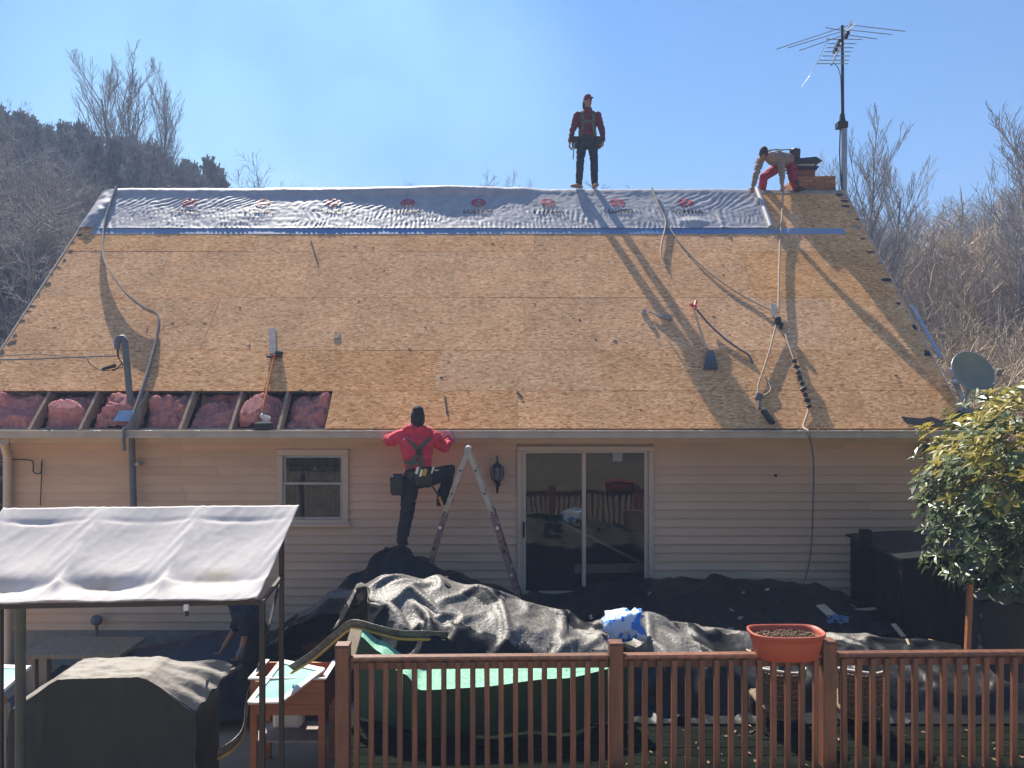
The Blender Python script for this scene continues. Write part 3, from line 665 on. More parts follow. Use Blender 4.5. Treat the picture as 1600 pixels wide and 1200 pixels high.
# ------------------------------------------------------------------ people
def chain(bm_mb, pts, side=(1, 0, 0), n=12):
    """closed rounded tube; pts = (x,y,z,ra[,rb]); ra along side, rb across it"""
    P3 = [Vector(p[:3]) for p in pts]; RA = [p[3] for p in pts]; RB = [p[4] if len(p) > 4 else p[3] for p in pts]
    k = len(P3); side = Vector(side)
    pp, ra, rb, dirs = [], [], [], []
    for i in range(k):
        d = (P3[min(i + 1, k - 1)] - P3[max(i - 1, 0)]).normalized(); dirs.append(d)
    def ring(p, d, a, b): pp.append((p, d)); ra.append(a); rb.append(b)
    for t in (0.98, 0.75, 0.4): ring(P3[0] - dirs[0] * (min(RA[0], RB[0]) * t), dirs[0], RA[0] * math.sqrt(1 - t * t), RB[0] * math.sqrt(1 - t * t))
    for i in range(k): ring(P3[i], dirs[i], RA[i], RB[i])
    for t in (0.4, 0.75, 0.98): ring(P3[-1] + dirs[-1] * (min(RA[-1], RB[-1]) * t), dirs[-1], RA[-1] * math.sqrt(1 - t * t), RB[-1] * math.sqrt(1 - t * t))
    vs = []
    for (p, d), a, b in zip(pp, ra, rb):
        sx = side - d * side.dot(d)
        sx = sx.normalized() if sx.length > 0.05 else d.orthogonal().normalized()
        sy = d.cross(sx)
        for j in range(n):
            q = 2 * math.pi * j / n; vs.append(p + sx * math.cos(q) * a + sy * math.sin(q) * b)
    m = len(pp); fs = [(i * n + j, i * n + (j + 1) % n, (i + 1) * n + (j + 1) % n, (i + 1) * n + j) for i in range(m - 1) for j in range(n)]
    fs += [tuple(range(n))[::-1], tuple((m - 1) * n + j for j in range(n))]
    bm_mb.add(vs, fs, True)
def body_mesh(name, mb_, voxel, mt, parent=None, smooth=4, loc=None, folds=0.0):
    off = Vector(loc) if loc is not None else ORG[parent.name]
    me0 = mb_.mesh('tmp', off); o = bpy.data.objects.new('tmp', me0); COL.objects.link(o)
    md = o.modifiers.new('r', 'REMESH'); md.mode = 'VOXEL'; md.voxel_size = voxel; md.use_smooth_shade = True
    ms = o.modifiers.new('s', 'SMOOTH'); ms.iterations = smooth; ms.factor = 0.5
    dg = bpy.context.evaluated_depsgraph_get(); dg.update()
    me = bpy.data.meshes.new_from_object(o.evaluated_get(dg)); bpy.data.objects.remove(o)
    if folds:
        for v in me.vertices:
            c = v.co; w = N(c.x * 5, c.y * 5, c.z * 4) * 2; v.co = c + v.normal * folds * 1.25 * ((.45 - abs(N(c.x * 6 + w, c.y * 6, c.z * 15 + w)) * 1.8) + 0.5 * N(c.x * 22, c.y * 22, c.z * 34))
        me.update()
    me.name = name; me.materials.clear(); me.materials.append(mt)
    me.polygons.foreach_set('use_smooth', [True] * len(me.polygons))
    return link(name, me, None, parent, (0, 0, 0) if parent is not None else off)
def hand(mb_, wrist, d, palm_n, thumb_side, curl=0.5, s=1.0):
    """palm and five separate curled fingers; d wrist-to-knuckles, palm_n out of the palm"""
    w = Vector(wrist); d = Vector(d).normalized(); pn = Vector(palm_n); pn = (pn - d * pn.dot(d)).normalized(); sx = d.cross(pn) * thumb_side
    chain(mb_, [(*(w - d * .02 * s), .024 * s, .020 * s), (*(w + d * .045 * s), .036 * s, .017 * s), (*(w + d * .085 * s), .040 * s, .015 * s)], side=sx)
    for i, (o, L) in enumerate(((.030, .070), (.010, .080), (-.011, .075), (-.031, .058))):
        p = w + d * (.09 * s) + sx * (o * s); pts = [p - d * .02 * s]; a = 0.2
        for q in range(3):
            a += curl * 0.75; dd = (d * math.cos(a) + pn * math.sin(a)).normalized()
            pts.append(pts[-1] + dd * (L * s * (.46, .32, .26)[q] + (.02 * s if q == 0 else 0)))
        chain(mb_, [(*q, .0095 * s - .0008 * j) for j, q in enumerate(pts)], n=8)
    p = w + d * .03 * s + sx * .028 * s
    chain(mb_, [(*p, .013 * s), (*(p + (d * .6 + sx * .8).normalized() * .035 * s + pn * .008), .0115 * s), (*(p + (d * .85 + sx * .6).normalized() * .068 * s + pn * .022), .0095 * s)], n=8)
def head(mb_, c, f, up=(0, 0, 1), s=1.0):
    """skull, jaw, nose, ears; f is the way the face looks"""
    c = Vector(c); u = Vector(up).normalized(); f = Vector(f); f = (f - u * f.dot(u)).normalized(); r = f.cross(u)
    chain(mb_, [(*(c + u * .045 - f * .012), .072, .088), (*(c - u * .01 - f * .0), .070, .085), (*(c - u * .06 + f * .02), .058, .062), (*(c - u * .10 + f * .035), .036, .038)], side=r)
    chain(mb_, [(*(c + f * .088 + u * .008), .010), (*(c + f * .108 - u * .030), .015)], n=8)
    chain(mb_, [(*(c + f * .083 - u * .068 + r * .018), .008), (*(c + f * .086 - u * .068 - r * .018), .008)], n=8)
    chain(mb_, [(*(c + f * .078 + u * .026 + r * .035), .011), (*(c + f * .078 + u * .026 - r * .035), .011)], n=8)
    for sgn in (-1, 1): chain(mb_, [(*(c + r * .074 * sgn + u * .016 - f * .005), .012, .022), (*(c + r * .074 * sgn - u * .028 - f * .002), .010, .014)], side=r, n=8)
def face_bits(c, f, parent, up=(0, 0, 1)):
    c = Vector(c); u = Vector(up).normalized(); f = Vector(f); f = (f - u * f.dot(u)).normalized(); r = f.cross(u)
    for sg in (-1, 1):
        b = MB(); b.sphere(c + f * .080 + u * .008 + r * .032 * sg, .011, 8, 5); b.build('eye', M['hair'], parent)
V = Vector
def leg(mb_, hip, knee, ankle, r=(.095, .066, .05), side=(1, 0, 0)):
    h, k, a = V(hip), V(knee), V(ankle)
    chain(mb_, [(*h, r[0]), (*(h.lerp(k, .5)), (r[0] + r[1]) / 2 * 1.02), (*k, r[1]), (*(k.lerp(a, .35)), r[1] * .98), (*a, r[2])], side=side)
def boot(mb_, ankle, toe_dir, L=.27):
    a = V(ankle); d = V(toe_dir); d.z = 0; d.normalize()
    chain(mb_, [(*(a + V((0, 0, .10))), .055), (*(a + V((0, 0, .02))), .055), (*(a + V((0, 0, -.035)) - d * .01), .050)])
    chain(mb_, [(*(a - d * .055 + V((0, 0, -.05))), .040, .040), (*(a + d * .06 + V((0, 0, -.045))), .048, .045), (*(a + d * (L - .10) + V((0, 0, -.06))), .046, .030)], side=d.cross(V((0, 0, 1))))

# --- worker standing on the ridge
o = P(915, 297, 14.5); o.z = RZ + 0.03
def q(x, y, z): return o + V((x, y, z))
pb = MB(); hc = q(.04, -.02, 1.635); fdir = V((.45, -1, -.12))
head(pb, hc, fdir, (0, 0, 1), 1.0); chain(pb, [(*q(.035, 0, 1.40), .07), (*q(.04, 0, 1.56), .062)])
chain(pb, [(*q(.03, 0, .95), .15, .10), (*q(.03, .0, 1.15), .14, .10), (*q(.035, 0, 1.36), .16, .10), (*q(.035, 0, 1.42), .12, .08)])
LS, LE, LW = q(-.155, 0, 1.38), q(-.245, .02, 1.10), q(-.30, -.04, .86)
RS, RE, RW = q(.225, 0, 1.38), q(.315, .02, 1.10), q(.325, -.06, .87)
for a_, b_, c_ in ((LS, LE, LW), (RS, RE, RW)): chain(pb, [(*a_, .05), (*b_, .042), (*c_, .028)])
hand(pb, LW, (-.15, -.1, -1), (1, 0, 0), -1, .5); hand(pb, RW, (-.1, -.15, -1), (-1, 0, 0), 1, .9)
LH, LK, LA = q(-.06, 0, .90), q(-.105, -.03, .50), q(-.125, 0.02, .10)
RH, RK, RA_ = q(.13, 0, .90), q(.155, -.04, .50), q(.17, 0.0, .10)
leg(pb, LH, LK, LA, (.08, .055, .04)); leg(pb, RH, RK, RA_, (.08, .055, .04))
worker = body_mesh('person', pb, .0075, M['skin'], loc=o, smooth=2)
tag(worker, 'person in maroon shirt and cap standing upright on the roof ridge', 'person')
face_bits(hc, fdir, worker)
cb = MB(); chain(cb, [(*q(.03, 0, .97), .165, .115), (*q(.03, 0, 1.12), .165, .118), (*q(.035, 0, 1.32), .195, .13), (*q(.035, 0, 1.42), .145, .10), (*q(.037, 0, 1.48), .085, .08)])
for a_, b_, c_ in ((LS, LE, LW), (RS, RE, RW)): chain(cb, [(*a_, .075), (*b_.lerp(a_, .4), .066), (*b_, .058), (*c_.lerp(b_, .12), .042)])
body_mesh('shirt', cb, .012, M['maroon'], worker, 3, folds=.012)
cb = MB(); chain(cb, [(*q(.03, 0, 1.0), .155, .112), (*q(.03, 0, .86), .168, .122)]); leg(cb, LH, LK, LA, (.098, .075, .062)); leg(cb, RH, RK, RA_, (.098, .075, .062))
body_mesh('trousers', cb, .012, M['navy'], worker, 3, folds=.010)
for a_, d_ in ((LA, (-.8, -.6, 0)), (RA_, (.15, -1, 0))):
    cb = MB(); boot(cb, a_ + V((0, 0, -.01)), d_); body_mesh('boot', cb, .012, M['boot'], worker, 2)
f0 = fdir.copy(); f0.z = 0; f0.normalize(); r0 = f0.cross(V((0, 0, 1)))
cb = MB(); chain(cb, [(*(hc + V((0, 0, .035)) - f0 * .012), .084, .098), (*(hc + V((0, 0, .075)) - f0 * .012), .074, .088)], side=r0)
chain(cb, [(*(hc + V((0, 0, .045)) + f0 * .06), .065, .010), (*(hc + V((0, 0, .035)) + f0 * .155), .05, .008)], side=r0); body_mesh('cap', cb, .010, M['maroon'], worker, 2)
cb = MB(); chain(cb, [(*(hc - f0 * .045 + V((0, 0, -.01))), .088, .055), (*(hc - f0 * .05 + V((0, 0, -.10))), .088, .045), (*(hc - f0 * .05 + V((0, 0, -.14))), .07, .035)], side=r0); body_mesh('hair', cb, .010, M['hair'], worker, 2)
cb = MB()
for sg in (-1, 1):
    x = .035 + sg * .105
    cb.strip(smooth_path([q(x - sg * .01, .13, 1.15), q(x, .11, 1.35), q(x, .0, 1.462), q(x, -.115, 1.36), q(x - sg * .01, -.140, 1.15), q(.035 + sg * .13, -.135, 1.0), q(.035 + sg * .14, -.02, .92)]), .055, .012, (1, 0, 0))
cb.strip([q(-.10, -.128, 1.23), q(.035, -.140, 1.22), q(.17, -.128, 1.23)], .045, .012, (0, 0, 1))
cb.build('harness', M['harness'], worker)
cb = MB(); pts = [q(.03 + .178 * math.cos(t), .132 * math.sin(t), .95) for t in [2 * math.pi * i / 20 for i in range(21)]]; cb.strip(pts, .06, .012, (0, 0, 1)); cb.build('tool_belt', M['leather'], worker)
for x, yy in ((-.20, -.02), (.24, -.02)):
    cb = MB(); cb.box(q(x, yy, .86), (.11, .16, .20), None, 1.15); cb.build('tool_pouch', M['leather'], worker, bevel=.02)
cb = MB(); cb.bar(q(-.225, -.10, .82), q(-.245, -.11, .52), .022, .02); cb.bar(q(-.225, -.10, .82), q(-.205, -.10, .82), .03, .03); cb.build('hanging_hammer', M['steel'], worker)

# --- worker bent over beside the chimney
o = P(1215, 297, 14.5); o.z = RZ
def B(px, py, Y): return P(px, py, Y)
pb = MB(); hc = B(1193, 241, 14.15); fdir = V((-.35, -.75, -.9)); upv = V((-.2, -.75, .6))
head(pb, hc, fdir, upv)
pel, chest, nk = B(1231, 250, 14.85), B(1213, 248, 14.42), B(1202, 245, 14.25)
chain(pb, [(*pel, .14, .11), (*pel.lerp(chest, .5), .13, .10), (*chest, .155, .105), (*nk, .07, .06), (*hc.lerp(nk, .4), .055)], side=(1, .3, .1))
LS, LE, LW = B(1187, 252, 14.30), B(1181, 274, 14.22), B(1177, 291, 14.28)
RS, RE, RW = B(1220, 252, 14.40), B(1222, 273, 14.28), B(1222, 289, 14.26)
for a_, b_, c_ in ((LS, LE, LW), (RS, RE, RW)): chain(pb, [(*a_, .05), (*b_, .04), (*c_, .028)])
hand(pb, LW, (-.15, .1, -1), (.2, 1, 0), -1, .7, .95); hand(pb, RW, (.1, .1, -1), (0, 1, 0), 1, .8, .95)
LH, LK, LA = B(1223, 256, 14.85), B(1193, 277, 14.45), B(1191, 302, 14.72)
RH, RK, RA_ = B(1237, 254, 14.85), B(1238, 275, 14.55), B(1244, 295, 14.46)
leg(pb, LH, LK, LA, (.08, .055, .04)); leg(pb, RH, RK, RA_, (.08, .055, .04))
bent = body_mesh('person', pb, .0075, M['skin'], loc=o, smooth=2)
tag(bent, 'person in crimson trousers bent over the roof ridge beside the chimney', 'person')
face_bits(hc, fdir, bent, upv)
cb = MB(); chain(cb, [(*pel.lerp(chest, .12), .155, .125), (*pel.lerp(chest, .5), .155, .125), (*chest, .185, .13), (*nk, .11, .085)], side=(1, .3, .1))
for a_, b_, c_ in ((LS, LE, LW), (RS, RE, RW)): chain(cb, [(*a_, .075), (*b_, .058), (*c_.lerp(b_, .15), .045)])
body_mesh('shirt', cb, .012, M['tanshirt'], bent, 3, folds=.012)
cb = MB(); chain(cb, [(*pel, .165, .135), (*pel.lerp(chest, .22), .15, .12)], side=(1, .3, .1)); leg(cb, LH, LK, LA, (.105, .08, .065)); leg(cb, RH, RK, RA_, (.105, .08, .065))
body_mesh('trousers', cb, .012, M['redpants'], bent, 3, folds=.010)
for a_, d_ in ((LA, (-.5, -.8, 0)), (RA_, (.4, -.9, 0))):
    cb = MB(); boot(cb, a_ + V((0, 0, .02)), d_); body_mesh('boot', cb, .012, M['leather'], bent, 2)
un = upv.normalized(); ff = fdir - un * fdir.dot(un); ff.normalize(); rr = ff.cross(un)
cb = MB(); chain(cb, [(*(hc + un * .015 - ff * .015), .086, .096), (*(hc + un * .07 - ff * .015), .075, .09)], side=rr); body_mesh('beanie', cb, .010, M['blackcloth'], bent, 2)
cb = MB(); cb.strip(smooth_path([pel + V((-.1, -.1, .17)), chest + V((-.1, -.02, .16)), nk + V((-.1, -.0, .06))]), .05, .02, (1, 0, 0)); cb.strip(smooth_path([pel + V((.05, -.1, .17)), chest + V((.09, -.02, .16)), nk + V((.09, 0, .06))]), .05, .02, (1, 0, 0)); cb.build('harness', M['harness'], bent)
cb = MB(); cb.box(pel + V((.12, -.05, .10)), (.16, .14, .2), .5, 1.1); cb.build('tool_pouch', M['leather'], bent, bevel=.02)

# --- worker stepping onto the ladder at the eave
LY = 9.95
def L(px, py, dy=0.0): return P(px, py, LY + dy)
o = L(628, 862)
pb = MB(); hc = L(653, 655, -.02); fdir = V((.2, 1, -.1))
head(pb, hc, fdir)
pel, mid, chest, nk = L(655, 738, -.05), L(652, 715, -.06), L(651, 690, -.03), L(652, 672, .0)
chain(pb, [(*pel, .15, .11), (*mid, .14, .105), (*chest, .17, .11), (*nk, .08, .065), (*L(653, 662, .0), .055)], side=(1, .15, .1))
LS, LE, LW = L(628, 682, .0), L(606, 689, .24), L(622, 677, .46)
RS, RE, RW = L(678, 684, .02), L(694, 700, .22), L(704, 687, .38)
for a_, b_, c_ in ((LS, LE, LW), (RS, RE, RW)): chain(pb, [(*a_, .055), (*b_, .042), (*c_, .03)])
hand(pb, LW, (.5, .8, .3), (0, 0, -1), 1, .4); hand(pb, RW, (-.6, .5, .6), (-.3, .6, -.6), -1, .9)
LH, LK, LA = L(642, 750, -.05), L(636, 802, .0), L(628, 845, -.08)
RH, RK, RA_ = L(668, 748, -.03), L(703, 735, .26), L(690, 779, .22)
leg(pb, LH, LK, LA, (.085, .06, .042)); leg(pb, RH, RK, RA_, (.085, .06, .042))
lad_man = body_mesh('person', pb, .0075, M['skin'], loc=o, smooth=2)
tag(lad_man, 'person in red hoodie at the eave with one foot up on the ladder', 'person')
cb = MB(); chain(cb, [(*L(654, 730, -.05), .168, .13), (*mid, .185, .145), (*chest, .23, .155), (*L(652, 676, 0), .14, .11)], side=(1, .15, .1))
for a_, b_, c_ in ((LS, LE, LW), (RS, RE, RW)): chain(cb, [(*a_, .095), (*a_.lerp(b_, .6), .082), (*b_, .075), (*c_.lerp(b_, .15), .052)])
chain(cb, [(*L(636, 672, -.05), .05), (*L(645, 668, -.10), .055), (*L(660, 670, -.10), .055), (*L(670, 675, -.04), .05)])
body_mesh('hoodie', cb, .012, M['hoodie'], lad_man, 3, folds=.018)
cb = MB(); chain(cb, [(*L(655, 728, -.05), .16, .13), (*L(653, 745, -.06), .178, .15)], side=(1, .1, .05)); leg(cb, LH, LK, LA, (.115, .088, .072)); leg(cb, RH, RK, RA_, (.115, .088, .07))
body_mesh('trousers', cb, .012, M['blackcloth'], lad_man, 3, folds=.012)
for a_, d_ in ((LA, (.1, 1, 0)), (RA_, (.55, .8, 0))):
    cb = MB(); boot(cb, a_ + V((0, 0, -.01)), d_); body_mesh('boot', cb, .012, M['blackcloth'] if a_ is LA else M['leather'], lad_man, 2)
cb = MB(); chain(cb, [(*(hc + V((0, -.02, -.015))), .094, .108), (*(hc + V((0, -.015, .06))), .092, .108), (*(hc + V((0, -.01, .105))), .078, .09)]); body_mesh('beanie', cb, .010, M['blackcloth'], lad_man, 2)
cb = MB(); hb_ = -.20
cb.strip(smooth_path([L(672, 684, hb_ + .05), L(662, 694, hb_ + .005), L(655, 706, hb_ - .012), L(645, 720, hb_ - .02), L(637, 732, hb_ - .01)]), .05, .012, (1, 0, .3))
cb.strip(smooth_path([L(636, 684, hb_ + .04), L(645, 694, hb_ + .005), L(655, 708, hb_ - .014), L(659, 722, hb_ - .02), L(659, 734, hb_ - .015)]), .05, .012, (1, 0, -.3))
cb.strip([L(632, 722, hb_ + .02), L(645, 724, hb_ - .022), L(662, 722, hb_ - .02)], .045, .014, (0, 0, 1))
cb.build('harness', M['harness'], lad_man)
cb = MB(); cb.box(L(655, 706, hb_ - .03), (.07, .02, .08)); cb.build('harness_ring', M['black'], lad_man)
cb = MB(); pts = [L(655, 738, -.055) + V((.19 * math.cos(t), .162 * math.sin(t), .03 * math.cos(t))) for t in [2 * math.pi * i / 20 for i in range(21)]]; cb.strip(pts, .07, .014, (0, 0, 1)); cb.build('tool_belt', M['leather'], lad_man)
cb = MB(); cb.box(L(622, 757, -.08), (.17, .20, .26), None, 1.12); cb.build('tool_pouch', M['leather'], lad_man, bevel=.025)
cb = MB(); cb.box(L(662, 748, -.22), (.20, .08, .18), None, 1.1); cb.build('tool_pouch', M['leather'], lad_man, bevel=.02)
for px, py, m, w in ((652, 735, 'white_metal', .035), (658, 739, 'white_metal', .03), (664, 738, 'yellow', .045), (676, 734, 'white_metal', .02)):
    cb = MB(); cb.box(L(px, py, -.27), (w, .03, .09), Matrix.Rotation(.3, 3, 'Y')); cb.build('pocket_tool', M[m], lad_man)
cb = MB(); cb.bar(L(674, 757, -.17), L(686, 776, -.15), .022, .022); cb.build('hammer_shaft', M['black'], lad_man)
cb = MB(); cb.bar(L(686, 776, -.15), L(693, 794, -.14), .034, .03); cb.build('hammer_grip', M['orange_rope'], lad_man)
cb = MB(); cb.bar(L(694, 680, .42), L(706, 676, .36), .045, .05); cb.bar(L(704, 678, .38), L(711, 690, .36), .035, .04); cb.solo('cordless_tool', M['steel'], 'small silver tool held in the right hand of the ladder worker', 'hand tool')

# --- helper in navy behind the covered grill
NY = 9.3
def H(px, py, dy=0.0): return P(px, py, NY + dy)
o = H(400, 1000); o.z = -0.9
pb = MB(); hc = H(349, 930, -.02); fdir = V((-.75, -.1, -.75)); upv = V((-.7, 0, .7))
head(pb, hc, fdir, upv)
pel, chest, nk = H(398, 985, .05), H(381, 951, 0), H(366, 937, -.01)
chain(pb, [(*pel, .11, .15), (*pel.lerp(chest, .5), .11, .14), (*chest, .12, .17), (*nk, .07, .07), (*hc.lerp(nk, .45), .055)], side=(1, 0, 0))
RS, RE, RW = H(384, 955, -.19), H(383, 992, -.22), H(377, 1018, -.26)
LS, LE, LW = H(380, 952, .19), H(366, 985, .2), H(350, 1010, .1)
for a_, b_, c_ in ((LS, LE, LW), (RS, RE, RW)): chain(pb, [(*a_, .05), (*b_, .042), (*c_, .03)])
hand(pb, LW, (-.5, -.2, -1), (-1, 0, .2), 1, .6); hand(pb, RW, (-.3, -.1, -1), (-1, 0, .2), -1, .7)
LH, RH = pel + V((0, .11, -.05)), pel + V((0, -.11, -.05))
LK, LA = V((LH.x - .06, LH.y + .03, -.40)), V((LH.x + .02, LH.y + .03, -.79)); RK, RA_ = V((RH.x - .08, RH.y - .03, -.40)), V((RH.x + .04, RH.y - .03, -.79))
leg(pb, LH, LK, LA, (.08, .055, .04)); leg(pb, RH, RK, RA_, (.08, .055, .04))
helper = body_mesh('person', pb, .008, M['skin'], loc=o, smooth=2)
tag(helper, 'person in navy tee shirt leaning forward behind the covered grill', 'person')
cb = MB(); chain(cb, [(*pel, .15, .18), (*pel.lerp(chest, .5), .15, .18), (*chest, .155, .205), (*nk, .09, .10)], side=(1, 0, 0))
for a_, b_ in ((LS, LE), (RS, RE)): chain(cb, [(*a_, .088), (*a_.lerp(b_, .78), .078)])
body_mesh('tee_shirt', cb, .012, M['navytee'], helper, 3, folds=.012)
cb = MB(); chain(cb, [(*(pel + V((0, 0, .03))), .125, .175), (*(pel - V((0, 0, .06))), .13, .18)], side=(1, 0, 0)); leg(cb, LH, LK, LA, (.10, .08, .065)); leg(cb, RH, RK, RA_, (.10, .08, .065))
body_mesh('trousers', cb, .014, M['blackcloth'], helper, 3, folds=.01)
for a_ in (LA, RA_):
    cb = MB(); boot(cb, a_ + V((0, 0, .0)), (-1, -.1, 0)); body_mesh('boot', cb, .014, M['leather'], helper, 2)
un = upv.normalized(); ff = fdir - un * fdir.dot(un); ff.normalize(); rr = ff.cross(un)
cb = MB(); chain(cb, [(*(hc + un * .03 - ff * .02), .080, .094), (*(hc + un * .07 - ff * .02), .07, .085)], side=rr); body_mesh('hair', cb, .012, M['hair'], helper, 2)
cb = MB(); g0 = RW + V((0, 0, 0)); chain(cb, [(*(RW + V((.01, 0, .03))), .042), (*(RW + V((-.02, -.01, -.05))), .05, .03)]); body_mesh('cuff', cb, .012, M['pipe'], helper, 1)

# ------------------------------------------------------------------ step ladder
lad = thing('step_ladder', 'open aluminium folding ladder with dark red lower rails against the siding', 'ladder', (-0.35, 10.1, 0))
apx = (732, 700)
def rail_pair(pxb, pyb, name_dy):
    for dy in (-.22, .22):
        top = P(apx[0], apx[1] + 2, LY + .18) + V((0, dy * .75, 0)); m = P(pxb[0], pyb[0], LY + .18) + V((0, dy * .9, 0)); bot = P(pxb[1], pyb[1], LY + .18) + V((0, dy * 1.15, 0))
        b = MB(); b.bar(top, m, .058, .030, (0, 1, 0)); b.build('rail', M['alu'], lad)
        b = MB(); b.bar(m.lerp(top, .12), bot, .064, .04, (0, 1, 0)); b.build('lower_rail', M['ladder_red'], lad)
        for t in (.06, .32, .58, .84):
            b = MB(); b.tube([m.lerp(bot, t) + V((0, -.03, 0)), m.lerp(bot, t) + V((0, .03, 0))], .022, 10); b.build('rail_bolt', M['white_metal'] if t in (.06, .58) else M['black'], lad)
        for t in (.28, .6, .86):
            b = MB(); b.tube([top.lerp(m, t) + V((0, -.022, 0)), top.lerp(m, t) + V((0, .022, 0))], .014, 8); b.build('rivet', M['black'], lad)
    t0 = P(apx[0], apx[1], LY + .18); b0 = P(pxb[1], pyb[1], LY + .18)
    for i in range(1, 9):
        c = t0.lerp(b0, i / 9 + .03); w = .17 + .09 * i / 9
        b = MB(); b.bar(c + V((0, -w, 0)), c + V((0, w, 0)), .035, .03); b.build('rung', M['alu'], lad)
rail_pair((692, 657), (812, 935), 0); rail_pair((775, 816), (812, 948), 0)
b = MB(); t0 = P(732, 702, LY + .18); b.tube([t0 + V((0, -.2, 0)), t0 + V((0, .2, 0))], .05, 14); b.build('hinge', M['steel'], lad)

# ------------------------------------------------------------------ things on and about the roof
def rope(name, pts, r, m, label, cat='rope', group=None, n=6, sub=6):
    b = MB(); b.tube(smooth_path(pts, sub), r, n); return b.solo(name, M[m], label, cat, group)
pts = [R(184, 296, .05), R(175, 318, .03), R(165, 350, .02), R(162, 385, .03), R(165, 410, .05), R(178, 435, .085), R(200, 465, .10), R(228, 488, .10), R(250, 500, .085), R(247, 530, .05), R(238, 565, .04), R(226, 605, .04), R(210, 650, .03), S(-5.24, 0.02, .03), V((-5.22, EY - .17, 2.46)), V((-5.215, EY - .17, 2.2))]
b = MB(); b.strip(smooth_path(pts, 6), .075, .02, RN); b.solo('webbing_strap', M['gray_rope'], 'long grey strap snaking down the left side of the bare roof', 'strap')
rope('safety_rope', [R(1018, 298, .06), R(1030, 325, .035), R(1040, 348, .025), R(1034, 380, .03), R(1032, 400, .03), R(1040, 418, .015)], .016, 'rope', 'short pale rope end hanging over the ridge right of the standing worker')
rope('lifeline', [R(1043, 352, .02), R(1060, 378, .02), R(1090, 412, .025), R(1130, 445, .03), R(1170, 470, .03), R(1203, 488, .05)], .013, 'rope', 'thin rope running diagonally down the roof to the black rope grab')
rope('lifeline', [R(1222, 300, .10), R(1221, 330, .06), R(1218, 380, .04), R(1216, 440, .04), R(1215, 492, .05)], .015, 'rope', 'pale rope hanging straight down from the bent worker to the rope grab')
grab = thing('rope_grab', 'black rope grab device on the pale vertical lifeline', 'rope grab', R(1214, 497))
b = MB(); b.box(R(1214, 505, .05), (.10, .10, .13), None, .8); b.box(R(1220, 512, .04), (.05, .06, .10)); b.build('body', M['black'], grab, bevel=.012)
b = MB(); b.bar(R(1207, 480, .05), R(1209, 500, .05), .09, .03, RN); b.build('label_tag', M['graywood'], grab)
rope('lanyard', [R(1211, 512, .05), R(1203, 545, .04), R(1192, 580, .035), R(1184, 605, .03), R(1186, 620, .02), R(1196, 618, .02), R(1203, 612, .02), R(1203, 605, .02), R(1196, 592, .02)], .014, 'rope', 'left branch of the pale lanyard below the rope grab ending in a hook')
rope('lanyard', [R(1222, 512, .05), R(1232, 545, .045), R(1243, 575, .04), R(1252, 605, .035), R(1262, 640, .03), S(3.98, .02, .03), V((3.99, EY - .16, 2.47)), V((4.0, EY - .165, 2.40))], .015, 'rope', 'right branch of the pale lanyard running over the gutter')
b = MB()
for i in range(9):
    t = i / 8; b.box(R(1240 + 22 * t, 568 + 70 * t, .05), (.05 + .03 * (i % 2), .05, .055), Matrix.Rotation(.5 * i, 3, 'Y'))
b.solo('shock_pack', M['black'], 'black ribbed shock absorber strapped along the right lanyard', 'shock absorber')
b = MB(); b.box(R(1185, 622, .03), (.09, .05, .10), Matrix.Rotation(.4, 3, 'Y')); b.tube([R(1185, 628, .03), R(1186, 640, .02)], .02); b.solo('snap_hook', M['pipe'], 'grey snap hook lying on the boards at the end of a lanyard', 'hook', bevel=.01)
b = MB(); b.bar(R(1192, 643, .03), R(1207, 664, .03), .085, .05, RN); b.solo('felt_strip', M['black_felt'], 'dark blue black strip of felt lying above the gutter near the lanyards', 'felt strip', bevel=.012)
# roofing shovel
sh = thing('tear_off_shovel', 'roof tear off shovel with red grip lying on the bare boards', 'shovel', R(1100, 540))
b = MB(); b.tube([R(1083, 492, .10), R(1102, 548, .05)], .017, 8); b.build('shaft', M['plank'], sh)
b = MB(); b.bar(R(1077, 483, .11), R(1086, 490, .11), .05, .04, RN); b.bar(R(1086, 478, .11), R(1083, 492, .11), .04, .04, RN); b.build('grip', M['red'], sh, bevel=.01)
b = MB(); b.prism([R(1104, 552, .05), R(1114, 552, .05), R(1121, 579, .012), R(1098, 579, .012)], RN * .012)
for i in range(6): b.bar(R(1105 + i * 1.6, 553, .058), R(1100 + i * 4, 578, .035), .02, .03, RN)
b.build('blade', M['pipe'], sh)
rope('webbing_strap', [R(1087, 491, .10), R(1105, 508, .05), R(1130, 530, .035), R(1155, 548, .03), R(1168, 556, .03), R(1176, 568, .01)], .016, 'pipe', 'dark strap trailing right from the red grip of the shovel', 'strap')
b = MB(); b.tube(smooth_path([R(1014, 489, .03), R(1028, 496, .035), R(1040, 499, .04), R(1047, 501, .03)], 4), [.012] * 4 + [.02] * 4 + [.03] * 4 + [.02], 8); b.box(R(1046, 498, .04), (.08, .05, .05)); b.solo('hand_tool', M['steel'], 'small blue grey hand tool lying beside the worker\'s shadow on the roof', 'hand tool')
b = MB(); b.box(R(1006, 489, .02), (.07, .04, .08), Matrix.Rotation(.3, 3, 'Y')); b.solo('metal_scrap', M['steel'], 'small grey scrap left of the blue grey hand tool on the roof', 'scrap')
b = MB(); b.box(R(527, 526, .008), (.10, .012, .10), Matrix.Rotation(math.atan2(SA, CA) - math.pi / 2, 3, 'X')); b.solo('paper_scrap', M['graywood'], 'small crumpled grey scrap in the middle left of the bare roof', 'scrap', bevel=.015)
